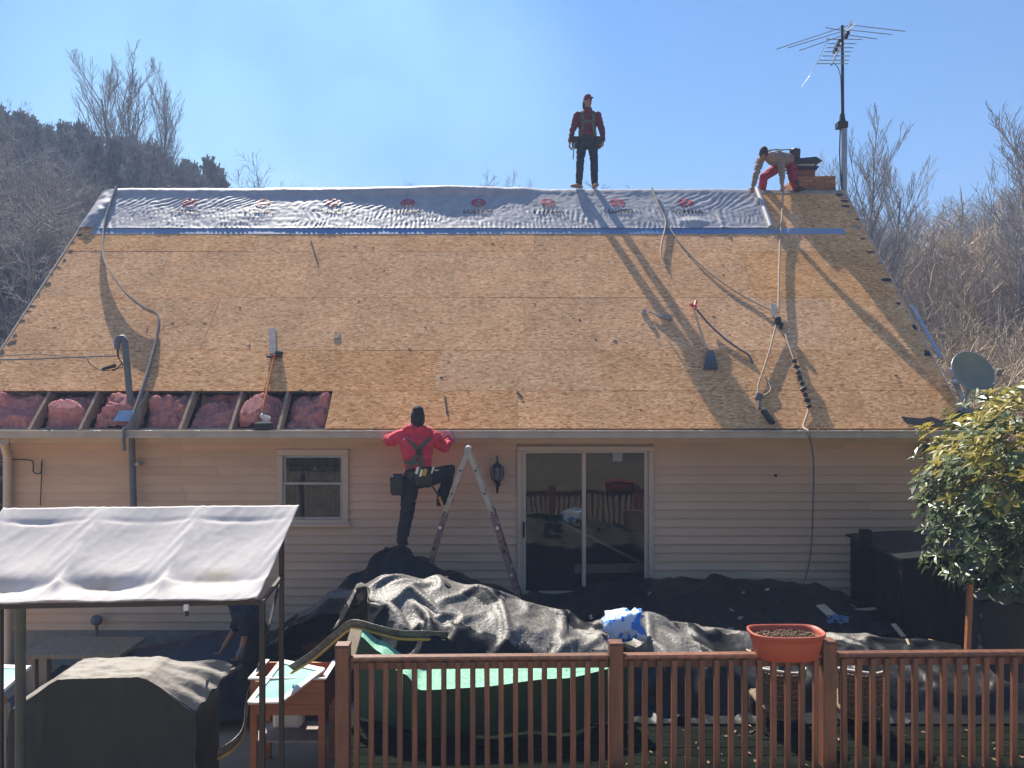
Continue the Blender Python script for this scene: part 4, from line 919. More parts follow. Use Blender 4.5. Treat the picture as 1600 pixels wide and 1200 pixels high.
for (a, c, lb) in (((486, 377), (497, 412), 'thin dark stick lying just below the blue edge of the underlayment'), ((695, 620), (699, 648), 'thin dark stick lying just above the gutter right of the ladder worker'), ((808, 613), (816, 621), 'short dark stick lying on the lower boards above the sliding door')):
    b = MB(); b.bar(R(*a, .008), R(*c, .008), .02, .014, RN); b.solo('dark_stick', M['shingle'], lb, 'stick')
# anchor with orange rope over the open bays
an = thing('roof_anchor', 'upright wooden board with black bracket on the roof above the open rafters', 'roof anchor', R(428, 556))
b = MB(); b.bar(R(426, 516, .02), R(427, 555, .02), .10, .038, RN); b.build('board', M['graywood'], an)
b = MB(); b.box(R(437, 557, .05), (.10, .08, .10), Matrix.Rotation(.2, 3, 'Y')); b.box(R(424, 560, .04), (.12, .05, .04)); b.build('bracket', M['black'], an, bevel=.01)
b = MB(); b.box(R(430, 562, .07), (.05, .04, .06)); b.build('buckle', M['red'], an, bevel=.01)
rope('orange_rope', [R(430, 562, .07), R(425, 585, .06), R(419, 610, .05), R(413, 635, .04), R(409, 648, .02)], .014, 'orange_rope', 'orange rope hanging from the roof anchor into the open rafters')
b = MB(); b.box(S(-3.40, .17, -.02), (.10, .06, .13), Matrix.Rotation(.3, 3, 'Y')); b.box(S(-3.46, .22, -.0), (.06, .05, .08), Matrix.Rotation(-.6, 3, 'Y')); b.solo('rope_hook', M['white_metal'], 'pale hook at the lower end of the orange rope', 'hook', bevel=.012)
b = MB(); b.box(S(-3.40, .03, .01), (.24, .10, .12), Matrix.Rotation(.1, 3, 'Z')); b.solo('dark_block', M['black_felt'], 'dark felt scrap lapping the gutter below the orange rope', 'felt scrap', bevel=.02)
# service mast with weather head
sm = thing('service_mast', 'dark grey electrical service mast with hooked weather head left of the strap', 'service mast', P(205, 700, 10.82))
MY = 10.82; top = P(196, 535, MY)
b = MB(); b.tube([P(209, 800, MY), P(206, 690, MY), P(203, 620, MY), P(196, 545, MY), P(195, 534, MY), P(191, 527, MY), P(186, 528, MY - .02), P(183, 535, MY - .04), P(183, 545, MY - .05)], [.045, .045, .045, .045, .047, .048, .046, .044, .036], 14); b.build('pipe', M['pipe'], sm)
b = MB(); c = P(202, 655, MY); b.prism([S(-5.5, .13, -.005), S(-5.2, .13, -.005), S(-5.22, .33, -.005), S(-5.48, .33, -.005)], RN * .012); b.tube([c - V((0, 0, .04)), c + V((0, 0, .16))], [.095, .055], 14); b.build('roof_flashing', M['flash'], sm)
b = MB()
b.tube(smooth_path([P(184, 545, MY - .05), P(186, 560, MY - .08), P(190, 568, MY - .1), P(181, 577, MY - .1), P(175, 579, MY - .1)]), .008, 6)
b.tube(smooth_path([P(183, 545, MY - .05), P(184, 556, MY - .08), P(192, 572, MY - .1), P(178, 577, MY - .1), P(160, 579, MY - .1), P(142, 570, MY - .1), P(136, 560, MY - .1)]), .006, 6)
b.build('wire_loop', M['black'], sm)
b = MB(); b.tube([P(180, 571, MY - .1), P(160, 577, MY - .1)], [.028, .022], 8); b.build('splice_sleeve', M['black'], sm)
b = MB(); b.tube(smooth_path([P(184, 556, MY - .05), P(120, 558, MY - .3), P(0, 562, MY - .9), P(-300, 560, MY - 2.5)], 5), .012, 6); b.tube(smooth_path([P(140, 561, MY - .1), P(60, 553, MY - .3), P(0, 556, MY - .7), P(-300, 556, MY - 2.3)], 5), .007, 6); b.build('service_wire', M['gray_rope'], sm)
b = MB(); c = P(210, 725, MY); b.bx(c.x - .07, c.x + .07, MY - .02, MY + .11, c.z - .02, c.z + .02); b.build('pipe_strap', M['steel'], sm)
# satellite dish
sd_ = thing('satellite_dish', 'grey oval satellite dish on a bracket at the right corner of the roof', 'satellite dish', R(1508, 640))
dc = P(1516, 582, 10.75); ax = V((.30, -.86, .42)).normalized(); ux = V((1, .25, .30)); ux = (ux - ax * ux.dot(ax)).normalized(); uy = ax.cross(ux)
b = MB(); nr, na = 7, 36
for sgn, off in ((1, 0), (-1, .012)):
    vs = [dc - ax * off]; 
    for i in range(1, nr + 1):
        r = i / nr
        for j in range(na):
            t = 2 * math.pi * j / na; vs.append(dc + ux * (.385 * r * math.cos(t)) + uy * (.295 * r * math.sin(t)) + ax * (.055 * r * r - off))
    fs = [(0, 1 + j, 1 + (j + 1) % na) for j in range(na)]
    for i in range(nr - 1):
        for j in range(na): fs.append((1 + i * na + j, 1 + (i + 1) * na + j, 1 + (i + 1) * na + (j + 1) % na, 1 + i * na + (j + 1) % na))
    b.add(vs, fs, True)
rim = [dc + ux * (.387 * math.cos(t)) + uy * (.297 * math.sin(t)) + ax * .05 for t in [2 * math.pi * j / na for j in range(na + 1)]]
b.build('reflector', M['dish'], sd_)
b = MB(); b.tube(rim, .009, 6); b.build('rim', M['steel'], sd_)
foot = R(1508, 642, .02)
b = MB(); b.tube([dc - ax * .02 + uy * -.10, dc - ax * .06 - V((0, 0, .16)), foot], [.022, .022, .024], 8); b.tube([dc - ax * .05 + uy * -.1 + ux * .08, P(1500, 642, 10.7)], .012, 6); b.build('mast', M['steel'], sd_)
b = MB(); b.tube(smooth_path([dc + uy * -.26 + ax * .03, dc + uy * -.30 + ax * .18, dc + uy * -.22 + ax * .36]), .012, 6); b.build('feed_arm', M['steel'], sd_)
b = MB(); b.bar(dc + uy * -.20 + ax * .33, dc + uy * -.14 + ax * .40, .07, .07); b.build('feed_horn', M['dish'], sd_, bevel=.015)
b = MB(); b.box(foot, (.14, .10, .02), Matrix.Rotation(math.atan2(SA, CA), 3, 'X')); b.build('foot_plate', M['steel'], sd_)
b = MB(); c = P(1483, 584, 10.9); b.tube([c, c + V((.32, .1, .03))], [.075, .10], 14); b.solo('vent_hood', M['flash'], 'pale metal vent hood behind the satellite dish at the roof edge', 'vent')

# TV antenna
AX, AY = 6.41, 14.85
ant = thing('tv_antenna', 'rooftop television antenna on a tall mast right of the chimney', 'antenna', (AX, AY, 4.4))
def A(px, py, Y=AY): return P(px, py, Y)
b = MB(); b.tube([V((AX, AY, 4.2)), A(1319, 200)], .055, 12); b.build('lower_mast', M['steel'], ant)
b = MB(); b.tube([A(1317, 198), A(1316, 40)], .028, 10); b.build('upper_mast', M['dark_metal'], ant)
b = MB(); b.box(A(1315, 196), (.20, .16, .13)); b.tube([A(1316, 192), A(1316, 178)], [.07, .045], 10); b.build('rotor', M['dark_metal'], ant, bevel=.02)
b = MB(); b.tube(smooth_path([A(1313, 200), A(1312, 240), A(1314, 285), A(1316, 300)]), .012, 6); b.tube(smooth_path([A(1305, 100), A(1311, 110), A(1314, 130), A(1315, 190)]), .008, 5); b.build('cable', M['black'], ant)
p0, p1 = A(1330, 33, 15.9), A(1299, 101, 14.0)
b = MB(); b.bar(p0, p1, .035, .035); b.build('boom', M['steel'], ant)
for t, L_, R_ in ((.10, (1213, 77), (1415, 49)), (.22, (1231, 75), (1393, 54)), (.34, (1249, 79), (1370, 61)), (.26, (1290, 43), (1338, 38))):
    c = p0.lerp(p1, t); l_ = P(L_[0], L_[1], c.y - .35); r_ = P(R_[0], R_[1], c.y - .35)
    b = MB(); b.tube([l_, c], .009, 5); b.build('element', M['steel'], ant); b = MB(); b.tube([c, r_], .009, 5); b.build('element', M['steel'], ant)
for t, w in ((.45, .34), (.55, .26), (.64, .24), (.73, .24), (.82, .25), (.91, .26), (.98, .27)):
    c = p0.lerp(p1, t); b = MB(); b.tube([c + V((-w, 0, .0)), c + V((w * 1.1, 0, 0.0))], .009, 5); b.build('element', M['steel'], ant)
for t in (.3, .38, .5, .6, .7):
    c = p0.lerp(p1, t); b = MB(); b.box(c + V((-.05 if t > .45 else .03, 0, -.01)), (.06, .10, .07)); b.build('insulator', M['dark_metal'], ant)
b = MB(); b.tube(smooth_path([p1 + V((-.06, 0, .5)), A(1272, 108), A(1252, 136)]), .006, 5); b.build('loose_wire', M['white_metal'], ant)

# wall lamp and small wall fittings
wl = thing('wall_lantern', 'dark wall lantern on the siding left of the sliding door', 'wall lamp', P(777, 745, 10.9))
LYY = 10.82
b = MB(); b.tube([P(777, 712, LYY), P(777, 722, LYY), P(777, 726, LYY)], [.012, .015, .05], 10); b.tube([P(777, 726, LYY), P(777, 730, LYY)], [.055, .085], 10); b.build('lantern_top', M['dark_metal'], wl)
b = MB(); b.tube([P(777, 730, LYY), P(777, 740, LYY), P(777, 750, LYY)], [.078, .085, .06], 10); b.build('lantern_glass', M['pipe'], wl)
b = MB()
for j in range(6):
    t = j * math.pi / 3; v = V((math.cos(t), math.sin(t), 0)); b.tube([P(777, 730, LYY) + v * .086, P(777, 740, LYY) + v * .092, P(777, 751, LYY) + v * .066], .007, 5)
b.tube([P(777, 750, LYY), P(777, 756, LYY), P(777, 771, LYY)], [.065, .03, .012], 10); b.build('lantern_cage', M['dark_metal'], wl)
b = MB(); b.tube(smooth_path([P(777, 762, LYY), P(781, 756, 10.88), P(777, 745, 10.93)]), .012, 6); b.box(P(777, 742, 10.935), (.09, .03, .20)); b.build('wall_bracket', M['dark_metal'], wl)
b = MB(); b.tube(smooth_path([P(20, 718, 10.9), P(48, 719, 10.9), P(52, 726, 10.9), P(52, 736, 10.9), P(57, 740, 10.9), P(64, 738, 10.9), P(65, 722, 10.9)], 4), .009, 6); b.tube([P(66, 718, 10.9), P(63, 790, 10.92)], .007, 6); b.solo('bent_cable', M['black'], 'thin dark cable bent into a hook on the siding at far left', 'cable')
b = MB(); b.tube([P(12, 712, 10.86), P(12, 900, 10.86), P(12, 1080, 10.86)], .055, 10); b.tube(smooth_path([P(12, 714, 10.86), P(8, 700, 10.7), P(6, 690, 10.42)]), .055, 10); b.solo('downspout', M['trim'], 'tan downspout on the house corner at far left', 'downspout')
b = MB(); b.tube(smooth_path([V((4.0, EY - .165, 2.40)), P(1271, 720, 10.6), P(1270, 800, 10.75), P(1267, 860, 10.78), P(1258, 905, 10.6), P(1243, 935, 10.4), P(1222, 958, 10.1)], 6), .011, 6); b.solo('black_cable', M['pipe'], 'dark cable hanging from the gutter down the siding right of the door', 'cable')
b = MB(); c = P(1446, 700, 10.9); b.box(c, (.09, .08, .10)); b.solo('flood_light', M['black'], 'small black box light under the eave near the right house corner', 'light', bevel=.012)
b = MB(); b.box(P(1212, 743, 10.935), (.035, .02, .035)); b.solo('wall_hook', M['dark_metal'], 'tiny dark hook on the siding right of the sliding door', 'hook')
b = MB(); b.tube(smooth_path([P(1423, 705, 10.93), P(1429, 712, 10.91), P(1425, 718, 10.91), P(1421, 714, 10.93)], 4), .006, 5); b.solo('wire_loop', M['rope'], 'small tan wire loop on the siding near the right corner', 'wire')
hb_ = thing('wall_meter', 'grey round meter on a post under the canopy by the wall', 'meter', P(150, 1000, 10.85))
b = MB(); b.sphere(P(151, 969, 10.84), .085, 12, 8, (1, .7, .9)); b.build('dial', M['pipe'], hb_); b = MB(); b.tube([P(151, 975, 10.86), P(151, 1010, 10.86)], .022, 8); b.build('stem', M['pipe'], hb_)
# ------------------------------------------------------------------ deck and railing
deck = thing('deck', 'dark weathered wooden deck behind the red brown railing', 'deck', (1.5, 8, -.1))
pk = {}
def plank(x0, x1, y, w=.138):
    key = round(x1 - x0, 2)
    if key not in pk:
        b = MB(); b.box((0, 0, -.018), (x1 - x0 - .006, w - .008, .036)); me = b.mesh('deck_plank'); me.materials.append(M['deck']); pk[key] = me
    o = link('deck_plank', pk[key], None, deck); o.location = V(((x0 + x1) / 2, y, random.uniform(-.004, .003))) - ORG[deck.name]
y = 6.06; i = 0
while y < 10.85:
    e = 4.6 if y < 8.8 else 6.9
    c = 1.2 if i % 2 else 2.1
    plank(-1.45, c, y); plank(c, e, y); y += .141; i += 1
b = MB(); b.bx(-1.42, 4.57, 6.02, 6.06, -.28, -.04); b.bx(-1.46, -1.42, 6.02, 10.9, -.28, -.04); b.bx(-1.4, 4.5, 6.1, 10.8, -.30, -.06); b.build('rim_joist', M['rail'], deck)

RA = math.radians(1.35); rl = P(546, 1010, 6.14)
rail = thing('deck_railing', 'red brown wooden deck railing with square balusters across the front', 'railing', (rl.x, 6.14, 0), RA)
def rb(name, b, m='rail', bevel=.006): return b.build(name, M[m], rail, local=True, bevel=bevel)
pxs = [-.05, 2.135, 3.86, 5.60]
for i, x in enumerate(pxs):
    b = MB(); b.bx(x - .055, x + .055, -.055, .055, -.7, 1.01); p = rb('post', b)
    b = MB(); b.box((x, 0, 1.018), (.118, .118, .016), None, .9); b.build('post_cap', M['rail'], p, local=True)
for a, c in zip(pxs, pxs[1:]):
    b = MB(); b.bx(a + .056, c - .056, -.045, .045, .885, .925); rb('top_rail', b, bevel=.012)
    b = MB(); b.bx(a + .056, c - .056, -.02, .02, .82, .884); rb('sub_rail', b)
bmb = MB(); bmb.bx(-.021, .021, -.021, .021, -.62, .42); bal = bmb.mesh('baluster'); bal.materials.append(M['rail'])
bm = bmesh.new(); bm.from_mesh(bal); bmesh.ops.bevel(bm, geom=list(bm.edges), offset=.004, segments=1, affect='EDGES'); bm.to_mesh(bal); bm.free()
for a, c in zip(pxs, pxs[1:]):
    n = round((c - a) / .1155); 
    for j in range(1, n):
        o = link('baluster', bal, None, rail, (a + (c - a) * j / n + random.uniform(-.003, .003), -.043, .47)); o.rotation_euler = (random.uniform(-.004, .004), random.uniform(-.006, .006), random.uniform(-.05, .05))
# rail planter
cx = pxs[2] - .34
plc = V(rail.location) + Matrix.Rotation(RA, 3, 'Z') @ V((cx, -.02, .90))
pt = thing('rail_planter', 'terracotta planter box full of dry soil hooked over the railing', 'planter', plc, RA)
def oval(w, d, z, n=40, back=.06):
    out = []
    for j in range(n):
        t = 2 * math.pi * j / n; c, s_ = math.cos(t), math.sin(t); p = 3.6 if s_ > 0 else 2.3
        out.append(V((w * math.copysign(abs(c) ** (2 / (3.0 if s_ < 0 else 5)), c), d * math.copysign(abs(s_) ** (2 / p), s_), z)))
    return out
b = MB(); prof = [(.225, .11, -.01), (.245, .13, .0), (.275, .158, .13), (.282, .164, .175), (.300, .178, .180), (.302, .180, .205), (.290, .168, .207), (.276, .156, .17), (.268, .150, .10)]
rings = [oval(w, d, z) for w, d, z in prof]; n = 40; vs = [v for r in rings for v in r]
b.add(vs, [(i * n + j, i * n + (j + 1) % n, (i + 1) * n + (j + 1) % n, (i + 1) * n + j) for i in range(len(prof) - 1) for j in range(n)], True); b.add(rings[0], [tuple(range(n))[::-1]])
b.build('tub', M['terracotta'], pt, local=True)
b = MB(); rr_ = []; 
for k in range(9):
    f = k / 8; rr_.append([V((v.x * f, v.y * f, .155 + .018 * N(v.x * f * 30, v.y * f * 30) + .012 * N(v.x * f * 70, v.y * f * 70))) for v in oval(.272, .153, 0)])
b.add([v for r in rr_ for v in r], [(i * n + j, i * n + (j + 1) % n, (i + 1) * n + (j + 1) % n, (i + 1) * n + j) for i in range(8) for j in range(n)])
for i in range(420):
    a_ = random.uniform(0, 6.28); r = math.sqrt(random.random()) * .95; b.sphere((math.cos(a_) * r * .25, math.sin(a_) * r * .135, .165 + random.uniform(-.004, .012)), random.uniform(.005, .011), 5, 3)
b.build('soil', M['soil'], pt, local=True)

# ------------------------------------------------------------------ tarps over the debris
def zline(tab, Y): return [((px - 800) / 1200 * Y, CAMZ - (py - 600) / 1200 * Y) for px, py in tab]
fr = zline([(405, 1010), (430, 1000), (470, 957), (520, 928), (600, 903), (680, 910), (760, 928), (850, 955), (930, 982), (980, 985), (1020, 968), (1080, 982), (1150, 1004), (1290, 1003), (1360, 1006), (1460, 1016)], 8.0)
FTX0, FTX1 = fr[0][0] - .25, fr[-1][0] + .35
def fold(x, t, sc=1.0):
    wx = x + .25 * N(x * 1.3, t * 1.1, 20); wt = t + .3 * N(x * 1.1, t * 1.4, 30)
    a = abs(N(wx * 1.1 + wt * 1.5, wt * .7 - wx * 1.5, 1)); c = abs(N(wx * 3.4 - wt * 1.2, wt * 1.3 + wx * 1.4, 4)); d = abs(N(wx * 7 + wt * 4, wt * 9 - wx * 2.5, 7)); e = abs(N(wx * 16 - wt * 9, wt * 15 + wx * 6, 9))
    return sc * (0.15 * (0.32 - a) + 0.085 * (0.28 - c) + 0.040 * (.25 - d) + .022 * (.25 - e))
def drape(X0, H, x0, y0, dx, excess, steps=150, iters=9, seed=1, minz=None):
    """lets a loose sheet settle on the heap H (a height grid) by position based dynamics"""
    rg = np.random.default_rng(seed); X = X0.copy(); Pv = X.copy(); nu, nv = X.shape[:2]
    sets = []
    def pair(a, b, k): sets.append((a, b, np.linalg.norm(X0[a] - X0[b], axis=-1, keepdims=True) * excess, k))
    A = slice(None)
    for st in (0, 1):
        n = (nu - st) // 2; pair((slice(st, st + 2 * n, 2), A), (slice(st + 1, st + 2 * n, 2), A), .5)
        n = (nv - st) // 2; pair((A, slice(st, st + 2 * n, 2)), (A, slice(st + 1, st + 2 * n, 2)), .5)
    for st in (0, 1):
        n = (nu - st) // 2; P_, Q_ = slice(st, st + 2 * n, 2), slice(st + 1, st + 2 * n, 2)
        pair((P_, slice(0, -1)), (Q_, slice(1, None)), .3); pair((P_, slice(1, None)), (Q_, slice(0, -1)), .3)
    for st in range(4):
        n = (nu - st - 2) // 4 + 1
        a = np.arange(st, nu - 2, 4); pair((a, A), (a + 2, A), .12)
        a = np.arange(st, nv - 2, 4); pair((A, a), (A, a + 2), .12)
    hx, hy = H.shape
    def h_at(x, y):
        fx = np.clip((x - x0) / dx, 0, hx - 1.001); fy = np.clip((y - y0) / dx, 0, hy - 1.001); ix = fx.astype(int); iy = fy.astype(int); tx = fx - ix; ty = fy - iy
        return H[ix, iy] * (1 - tx) * (1 - ty) + H[ix + 1, iy] * tx * (1 - ty) + H[ix, iy + 1] * (1 - tx) * ty + H[ix + 1, iy + 1] * tx * ty
    X += rg.normal(0, .004, X.shape)
    for stp in range(steps):
        vel = (X - Pv) * .93; Pv = X.copy(); X = X + vel; X[..., 2] -= .0009
        for it in range(iters):
            for a, b, L0, k in sets:
                d = X[b] - X[a]; L = np.linalg.norm(d, axis=-1, keepdims=True) + 1e-9; c = d * (k * (1 - L0 / L))
                X[a] += c; X[b] -= c
            if it % 3 == 2:
                h = h_at(X[..., 0], X[..., 1]) + .008; low = X[..., 2] < h
                X[..., 2] = np.where(low, h, X[..., 2]); f = low[..., None] * .55; f = np.concatenate([f, f, f * 0], -1); X = X * (1 - f) + Pv * f
    return X
def hgrid(fn, x0, x1, y0, y1, dx=.04):
    nx, ny = int((x1 - x0) / dx) + 1, int((y1 - y0) / dx) + 1
    return np.array([[fn(x0 + i * dx, y0 + j * dx) for j in range(ny)] for i in range(nx)])
def set_back(x): return 1.4 * (1 - sstep(-2.15, -1.42, x))
def heap(x, y):
    m = set_back(x); xe = x / (1 + .17 * m / 1.4); zr = interp(fr, xe); zr -= .17 * m / 1.4 * (CAMZ - zr); y = y - m; lo = .01 if x > -1.45 else -.89
    drop = .27 * min(1, max(.2, zr / .9)) + .07 * N(x * 1.1, 3); wv = .18 * N(x * .8, 11); yf = 7.42 - wv
    if y >= 8.2: t = (y - 8.2) / .8; z = lo + (zr - lo) * max(0, 1 - t ** 1.6) if t < 1 else lo
    elif y >= yf: t = (8.2 - y) / (8.2 - yf); z = zr - drop * t ** 1.3
    else: t = (yf - y) / .26; z = (zr - drop) * (1 - t) + lo * t if t < 1 else lo
    b = .10 * max(0, N(x * 1.7, y * 2.0, 8)) + .06 * max(0, N(x * 4.3, y * 4.0, 2)) ** .7
    return max(lo, z + b * (1 if z > lo + .12 else 0) - .05)
for px_, py_, Y_ in ((748, 930, 7.9), (610, 902, 8.1), (690, 915, 7.8), (540, 930, 8.6), (1010, 972, 7.8)): pass
HX_0, HX_1, HY_0, HY_1 = -3.6, 5.0, 6.7, 10.3
Hh = hgrid(heap, HX_0, HX_1, HY_0, HY_1)
FTX0, FTX1 = -2.95, fr[-1][0] + .3
NU, NVV = 250, 74
def start(u, v):
    x = FTX0 + u * (FTX1 - FTX0); m = set_back(x); y = 8.95 + m - v * (1.95 - .42 * m); i = min(Hh.shape[0] - 1, max(0, int((x - HX_0) / .04))); j = min(Hh.shape[1] - 1, max(0, int((y - HY_0) / .04)))
    return (x, y, Hh[i, j] + .05)
S0 = np.array([[start(i / (NU - 1), j / (NVV - 1)) for j in range(NVV)] for i in range(NU)])
for _ in range(6): S0[1:-1, 1:-1, 2] = (S0[:-2, 1:-1, 2] + S0[2:, 1:-1, 2] + S0[1:-1, :-2, 2] + S0[1:-1, 2:, 2]) / 4
S0[..., 2] += .02
D0 = drape(S0, Hh, HX_0, HY_0, .04, 1.075)
for i in range(NU):                  # the left end hangs down behind the potting bench
    for j in range(NVV):
        x = D0[i, j, 0]; lim = 6.7 + 1.66 * (1 - sstep(-1.62, -1.22, x)) + .05 * N(x * 6, j * .3)
        if D0[i, j, 1] < lim: D0[i, j, 1] = lim
b = MB(); b.grid(NU, NVV, lambda u, v: tuple(D0[round(u * (NU - 1)), round(v * (NVV - 1))]))
for i in range(len(b.f)):            # sunlit tops get the silver copy of the black tarp, shaded front stays black
    u, v = (i % (NU - 1)) / NU, (i // (NU - 1)) / NVV; x = FTX0 + u * (FTX1 - FTX0)
    top_ = .74 + .12 * N(x * 1.4, 5) + .05 * N(x * 5, 2); dark = N(x * 1.1 + v * 2, v * 4 - x * .6, 12) + .35 * N(x * 5, v * 11, 3)
    if x > 1.85: top_ = .36 + .05 * N(x * 3, 1)
    if x > 2.3 and v < .26: continue
    if v < top_ and dark < .25: b.mi[i] = 1
ft = b.solo('debris_tarp', [M['tarp'], M['silver']], 'black tarp heaped in folds behind the deck railing, sunlit tops painted silver', 'tarp')
br = zline([(330, 1010), (420, 985), (470, 955), (500, 938), (560, 892), (590, 868), (622, 858), (655, 866), (700, 888), (760, 908), (830, 932), (870, 938), (905, 940), (960, 930), (1040, 918), (1120, 914), (1200, 915), (1290, 925), (1345, 945), (1400, 985)], 10.0)
def heap2(x, y):
    zr = interp(br, x); lo = .02 if x > -1.45 else -.87; c = 9.95 + .35 * sstep(.3, 1.5, x); w = .75 if y < c else .55
    base = lo + (.10 + .14 * sstep(.2, 1.5, x)) * (1 - .3 * N(x, y))
    z = base + max(0, zr - base) * math.exp(-((y - c) / w) ** 2 * (1.0 + .5 * N(x * .7, y))) + .10 * max(0, N(x * 1.9, y * 2.1, 8)) + .05 * max(0, N(x * 4.5, y * 4.5, 6))
    return max(lo, min(z, zr) - .04)
H2 = hgrid(heap2, -4.2, 5.4, 8.6, 10.9, .05); B0, B1 = br[0][0], 5.2; NB, NC = 180, 44
S1 = np.array([[(B0 + i / (NB - 1) * (B1 - B0), 8.8 + j / (NC - 1) * 1.98, H2[min(H2.shape[0] - 1, int((B0 + i / (NB - 1) * (B1 - B0) + 4.2) / .05)), min(H2.shape[1] - 1, int((.2 + j / (NC - 1) * 1.98) / .05))] + .03) for j in range(NC)] for i in range(NB)])
D1 = drape(S1, H2, -4.2, 8.6, .05, 1.05, 80, 8, 2); D1[..., 1] = np.minimum(D1[..., 1], 10.92)
sc_ = MB(); rnd = random.Random(77)
for D_, n_ in ((D0, 40), (D1, 60)):
    for k in range(n_):
        i, j = rnd.randrange(2, D_.shape[0] - 2), rnd.randrange(2, int(D_.shape[1] * .6)); c = V(D_[i, j]); n = (V(D_[i + 1, j]) - V(D_[i - 1, j])).cross(V(D_[i, j + 1]) - V(D_[i, j - 1]))
        if n.length < 1e-6: continue
        n.normalize(); n = n if n.z > 0 else -n
        if n.z < .6: continue
        e1 = n.orthogonal().normalized(); a = rnd.uniform(0, 6.28); u1 = (e1 * math.cos(a) + n.cross(e1) * math.sin(a)); u2 = n.cross(u1); w, h = rnd.uniform(.015, .06), rnd.uniform(.01, .03)
        q_ = [c + n * .012 + u1 * (s1 * w * rnd.uniform(.7, 1.2)) + u2 * (s2 * h * rnd.uniform(.7, 1.2)) for s1, s2 in ((-1, -1), (1, -1), (1, 1), (-1, 1))]; sc_.cur = rnd.choice((0, 0, 0, 1, 2)); sc_.prism(q_, n * .006)
        sc_.cur = 0
tag(sc_.build('shingle_scraps', [M['shingle'], M['graywood'], M['plank']]), kind='stuff')
b = MB(); b.grid(NB, NC, lambda u, v: tuple(D1[round(u * (NB - 1)), round(v * (NC - 1))])); b.solo('dark_tarp', M['tarp'], 'shaded black tarp heaped over debris along the house wall', 'tarp')
def left_pt(u, v):
    x = -6.3 + u * 3.5; y = 9.0 + v * 1.75
    zr = interp([(-6.3, -.85), (-5.5, -.55), (-4.9, -.35), (-4.0, -.15), (-3.4, -.1), (-2.8, -.2)], x)
    return V((x, y, max(-.88, -.85 + (zr + .85) * math.exp(-((y - 9.95) / .6) ** 2) + fold(x, y, .4))))
b = MB(); b.grid(90, 50, left_pt); b.solo('navy_tarp', M['navy_tarp'], 'dark navy tarp spread on the ground along the foundation', 'tarp')
# yellow hemmed edges of the front tarp
def hem(pts, w, label, m2='silver'):
    t = thing('tarp_hem', label, 'tarp edge', pts[len(pts) // 2]); path = smooth_path(pts, 8)
    b = MB(); b.strip([p + V((0, .006, w * .5)) for p in path], w, .006, (0, -.5, 1)); b.build('sheet_edge', M[m2], t)
    b = MB(); b.tube(path, .014, 6); b.build('yellow_cord', M['yellow'], t)
hem([P(455, 1052, 7.7), P(490, 1030, 7.6), P(520, 1005, 7.45), P(545, 985, 7.25), P(560, 982, 7.2), P(590, 990, 7.15), P(625, 998, 7.15), P(660, 999, 7.2), P(700, 1001, 7.3)], .09, 'yellow edged flap of tarp arching over the plank end')
hem([P(408, 1042, 8.0), P(398, 1070, 7.85), P(388, 1095, 7.75), P(384, 1120, 7.65), P(380, 1150, 7.5), P(365, 1170, 7.35), P(340, 1186, 7.2)], .10, 'yellow edged strip of tarp hanging down beside the covered grill')
b = MB(); b.bar(P(557, 985, 6.75), P(538, 1052, 6.45), .10, .04, (0, 1, 0)); b.solo('lumber_offcut', M['plank'], 'pale board leaning on the left end post of the railing', 'board')
# green sparkling cover with a hanging front
gt_ = [(560, 1003), (590, 1020), (640, 1062), (668, 1077), (720, 1076), (800, 1071), (900, 1062), (980, 1053)]
def green_pt(u, v):
    x = interp([(0, -1.42), (1, 1.05)], u) if False else -1.42 + 2.5 * u
    zf = interp([(-1.42, .80), (-1.2, .70), (-.95, .56), (-.78, .47), (-.3, .48), (.4, .53), (1.08, .56)], x)
    yf = interp([(-1.42, 7.05), (-.95, 6.75), (-.78, 6.62), (.4, 6.72), (1.08, 6.95)], x)
    if v < .5:
        t = v / .5; d = interp([(-1.42, .12), (-.8, .36), (0, .34), (.6, .18), (1.08, .02)], x)
        return V((x, yf + d * (1 - t), zf + .12 * d * (1 - t) + .012 * N(x * 5, t * 4)))
    t = (v - .5) / .5
    return V((x + .02 * math.sin(x * 14) * t, yf - .02 + .03 * math.sin(x * 11 + N(x, 2) * 3) * t + .10 * t, zf * (1 - t) + .02 * t))
gv = thing('green_cover', 'green sparkling cover draped over a low stack behind the balusters', 'cover', (-.2, 6.8, 0))
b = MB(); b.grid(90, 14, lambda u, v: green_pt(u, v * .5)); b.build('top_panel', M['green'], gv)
b = MB(); b.grid(90, 20, lambda u, v: green_pt(u, .501 + v * .499)); b.build('front_drape', M['green_shaded'], gv)
# blue bag on the tarp
bgp = P(975, 996, 7.75)
b = MB(); nn = 26
for i in range(15):
    for j in range(nn):
        th = math.pi * i / 14; ph = 2 * math.pi * j / nn
        d = V((math.sin(th) * math.cos(ph), math.sin(th) * math.sin(ph), math.cos(th)))
        k = 1 / max(abs(d.x), abs(d.y) * 1.1, abs(d.z)) ** .8; k *= .92 + .5 * abs(N(d.x * 2.4, d.y * 2.4, d.z * 2.4)) + .30 * N(d.x * 5, d.y * 5, d.z * 5) + .12 * N(d.x * 12, d.y * 12, d.z * 12)
        b.v.append(tuple(bgp + V((d.x * .17 * k - .02 * d.z, d.y * .13 * k, .125 + d.z * .125 * k + .04 * d.x))))
for i in range(14):
    for j in range(nn): b.f.append((i * nn + j, (i + 1) * nn + j, (i + 1) * nn + (j + 1) % nn, i * nn + (j + 1) % nn)); b.sm.append(True); b.mi.append(0)
b.solo('plastic_bag', M['blue_bag'], 'crumpled blue and white plastic bag lying on the tarp', 'bag')
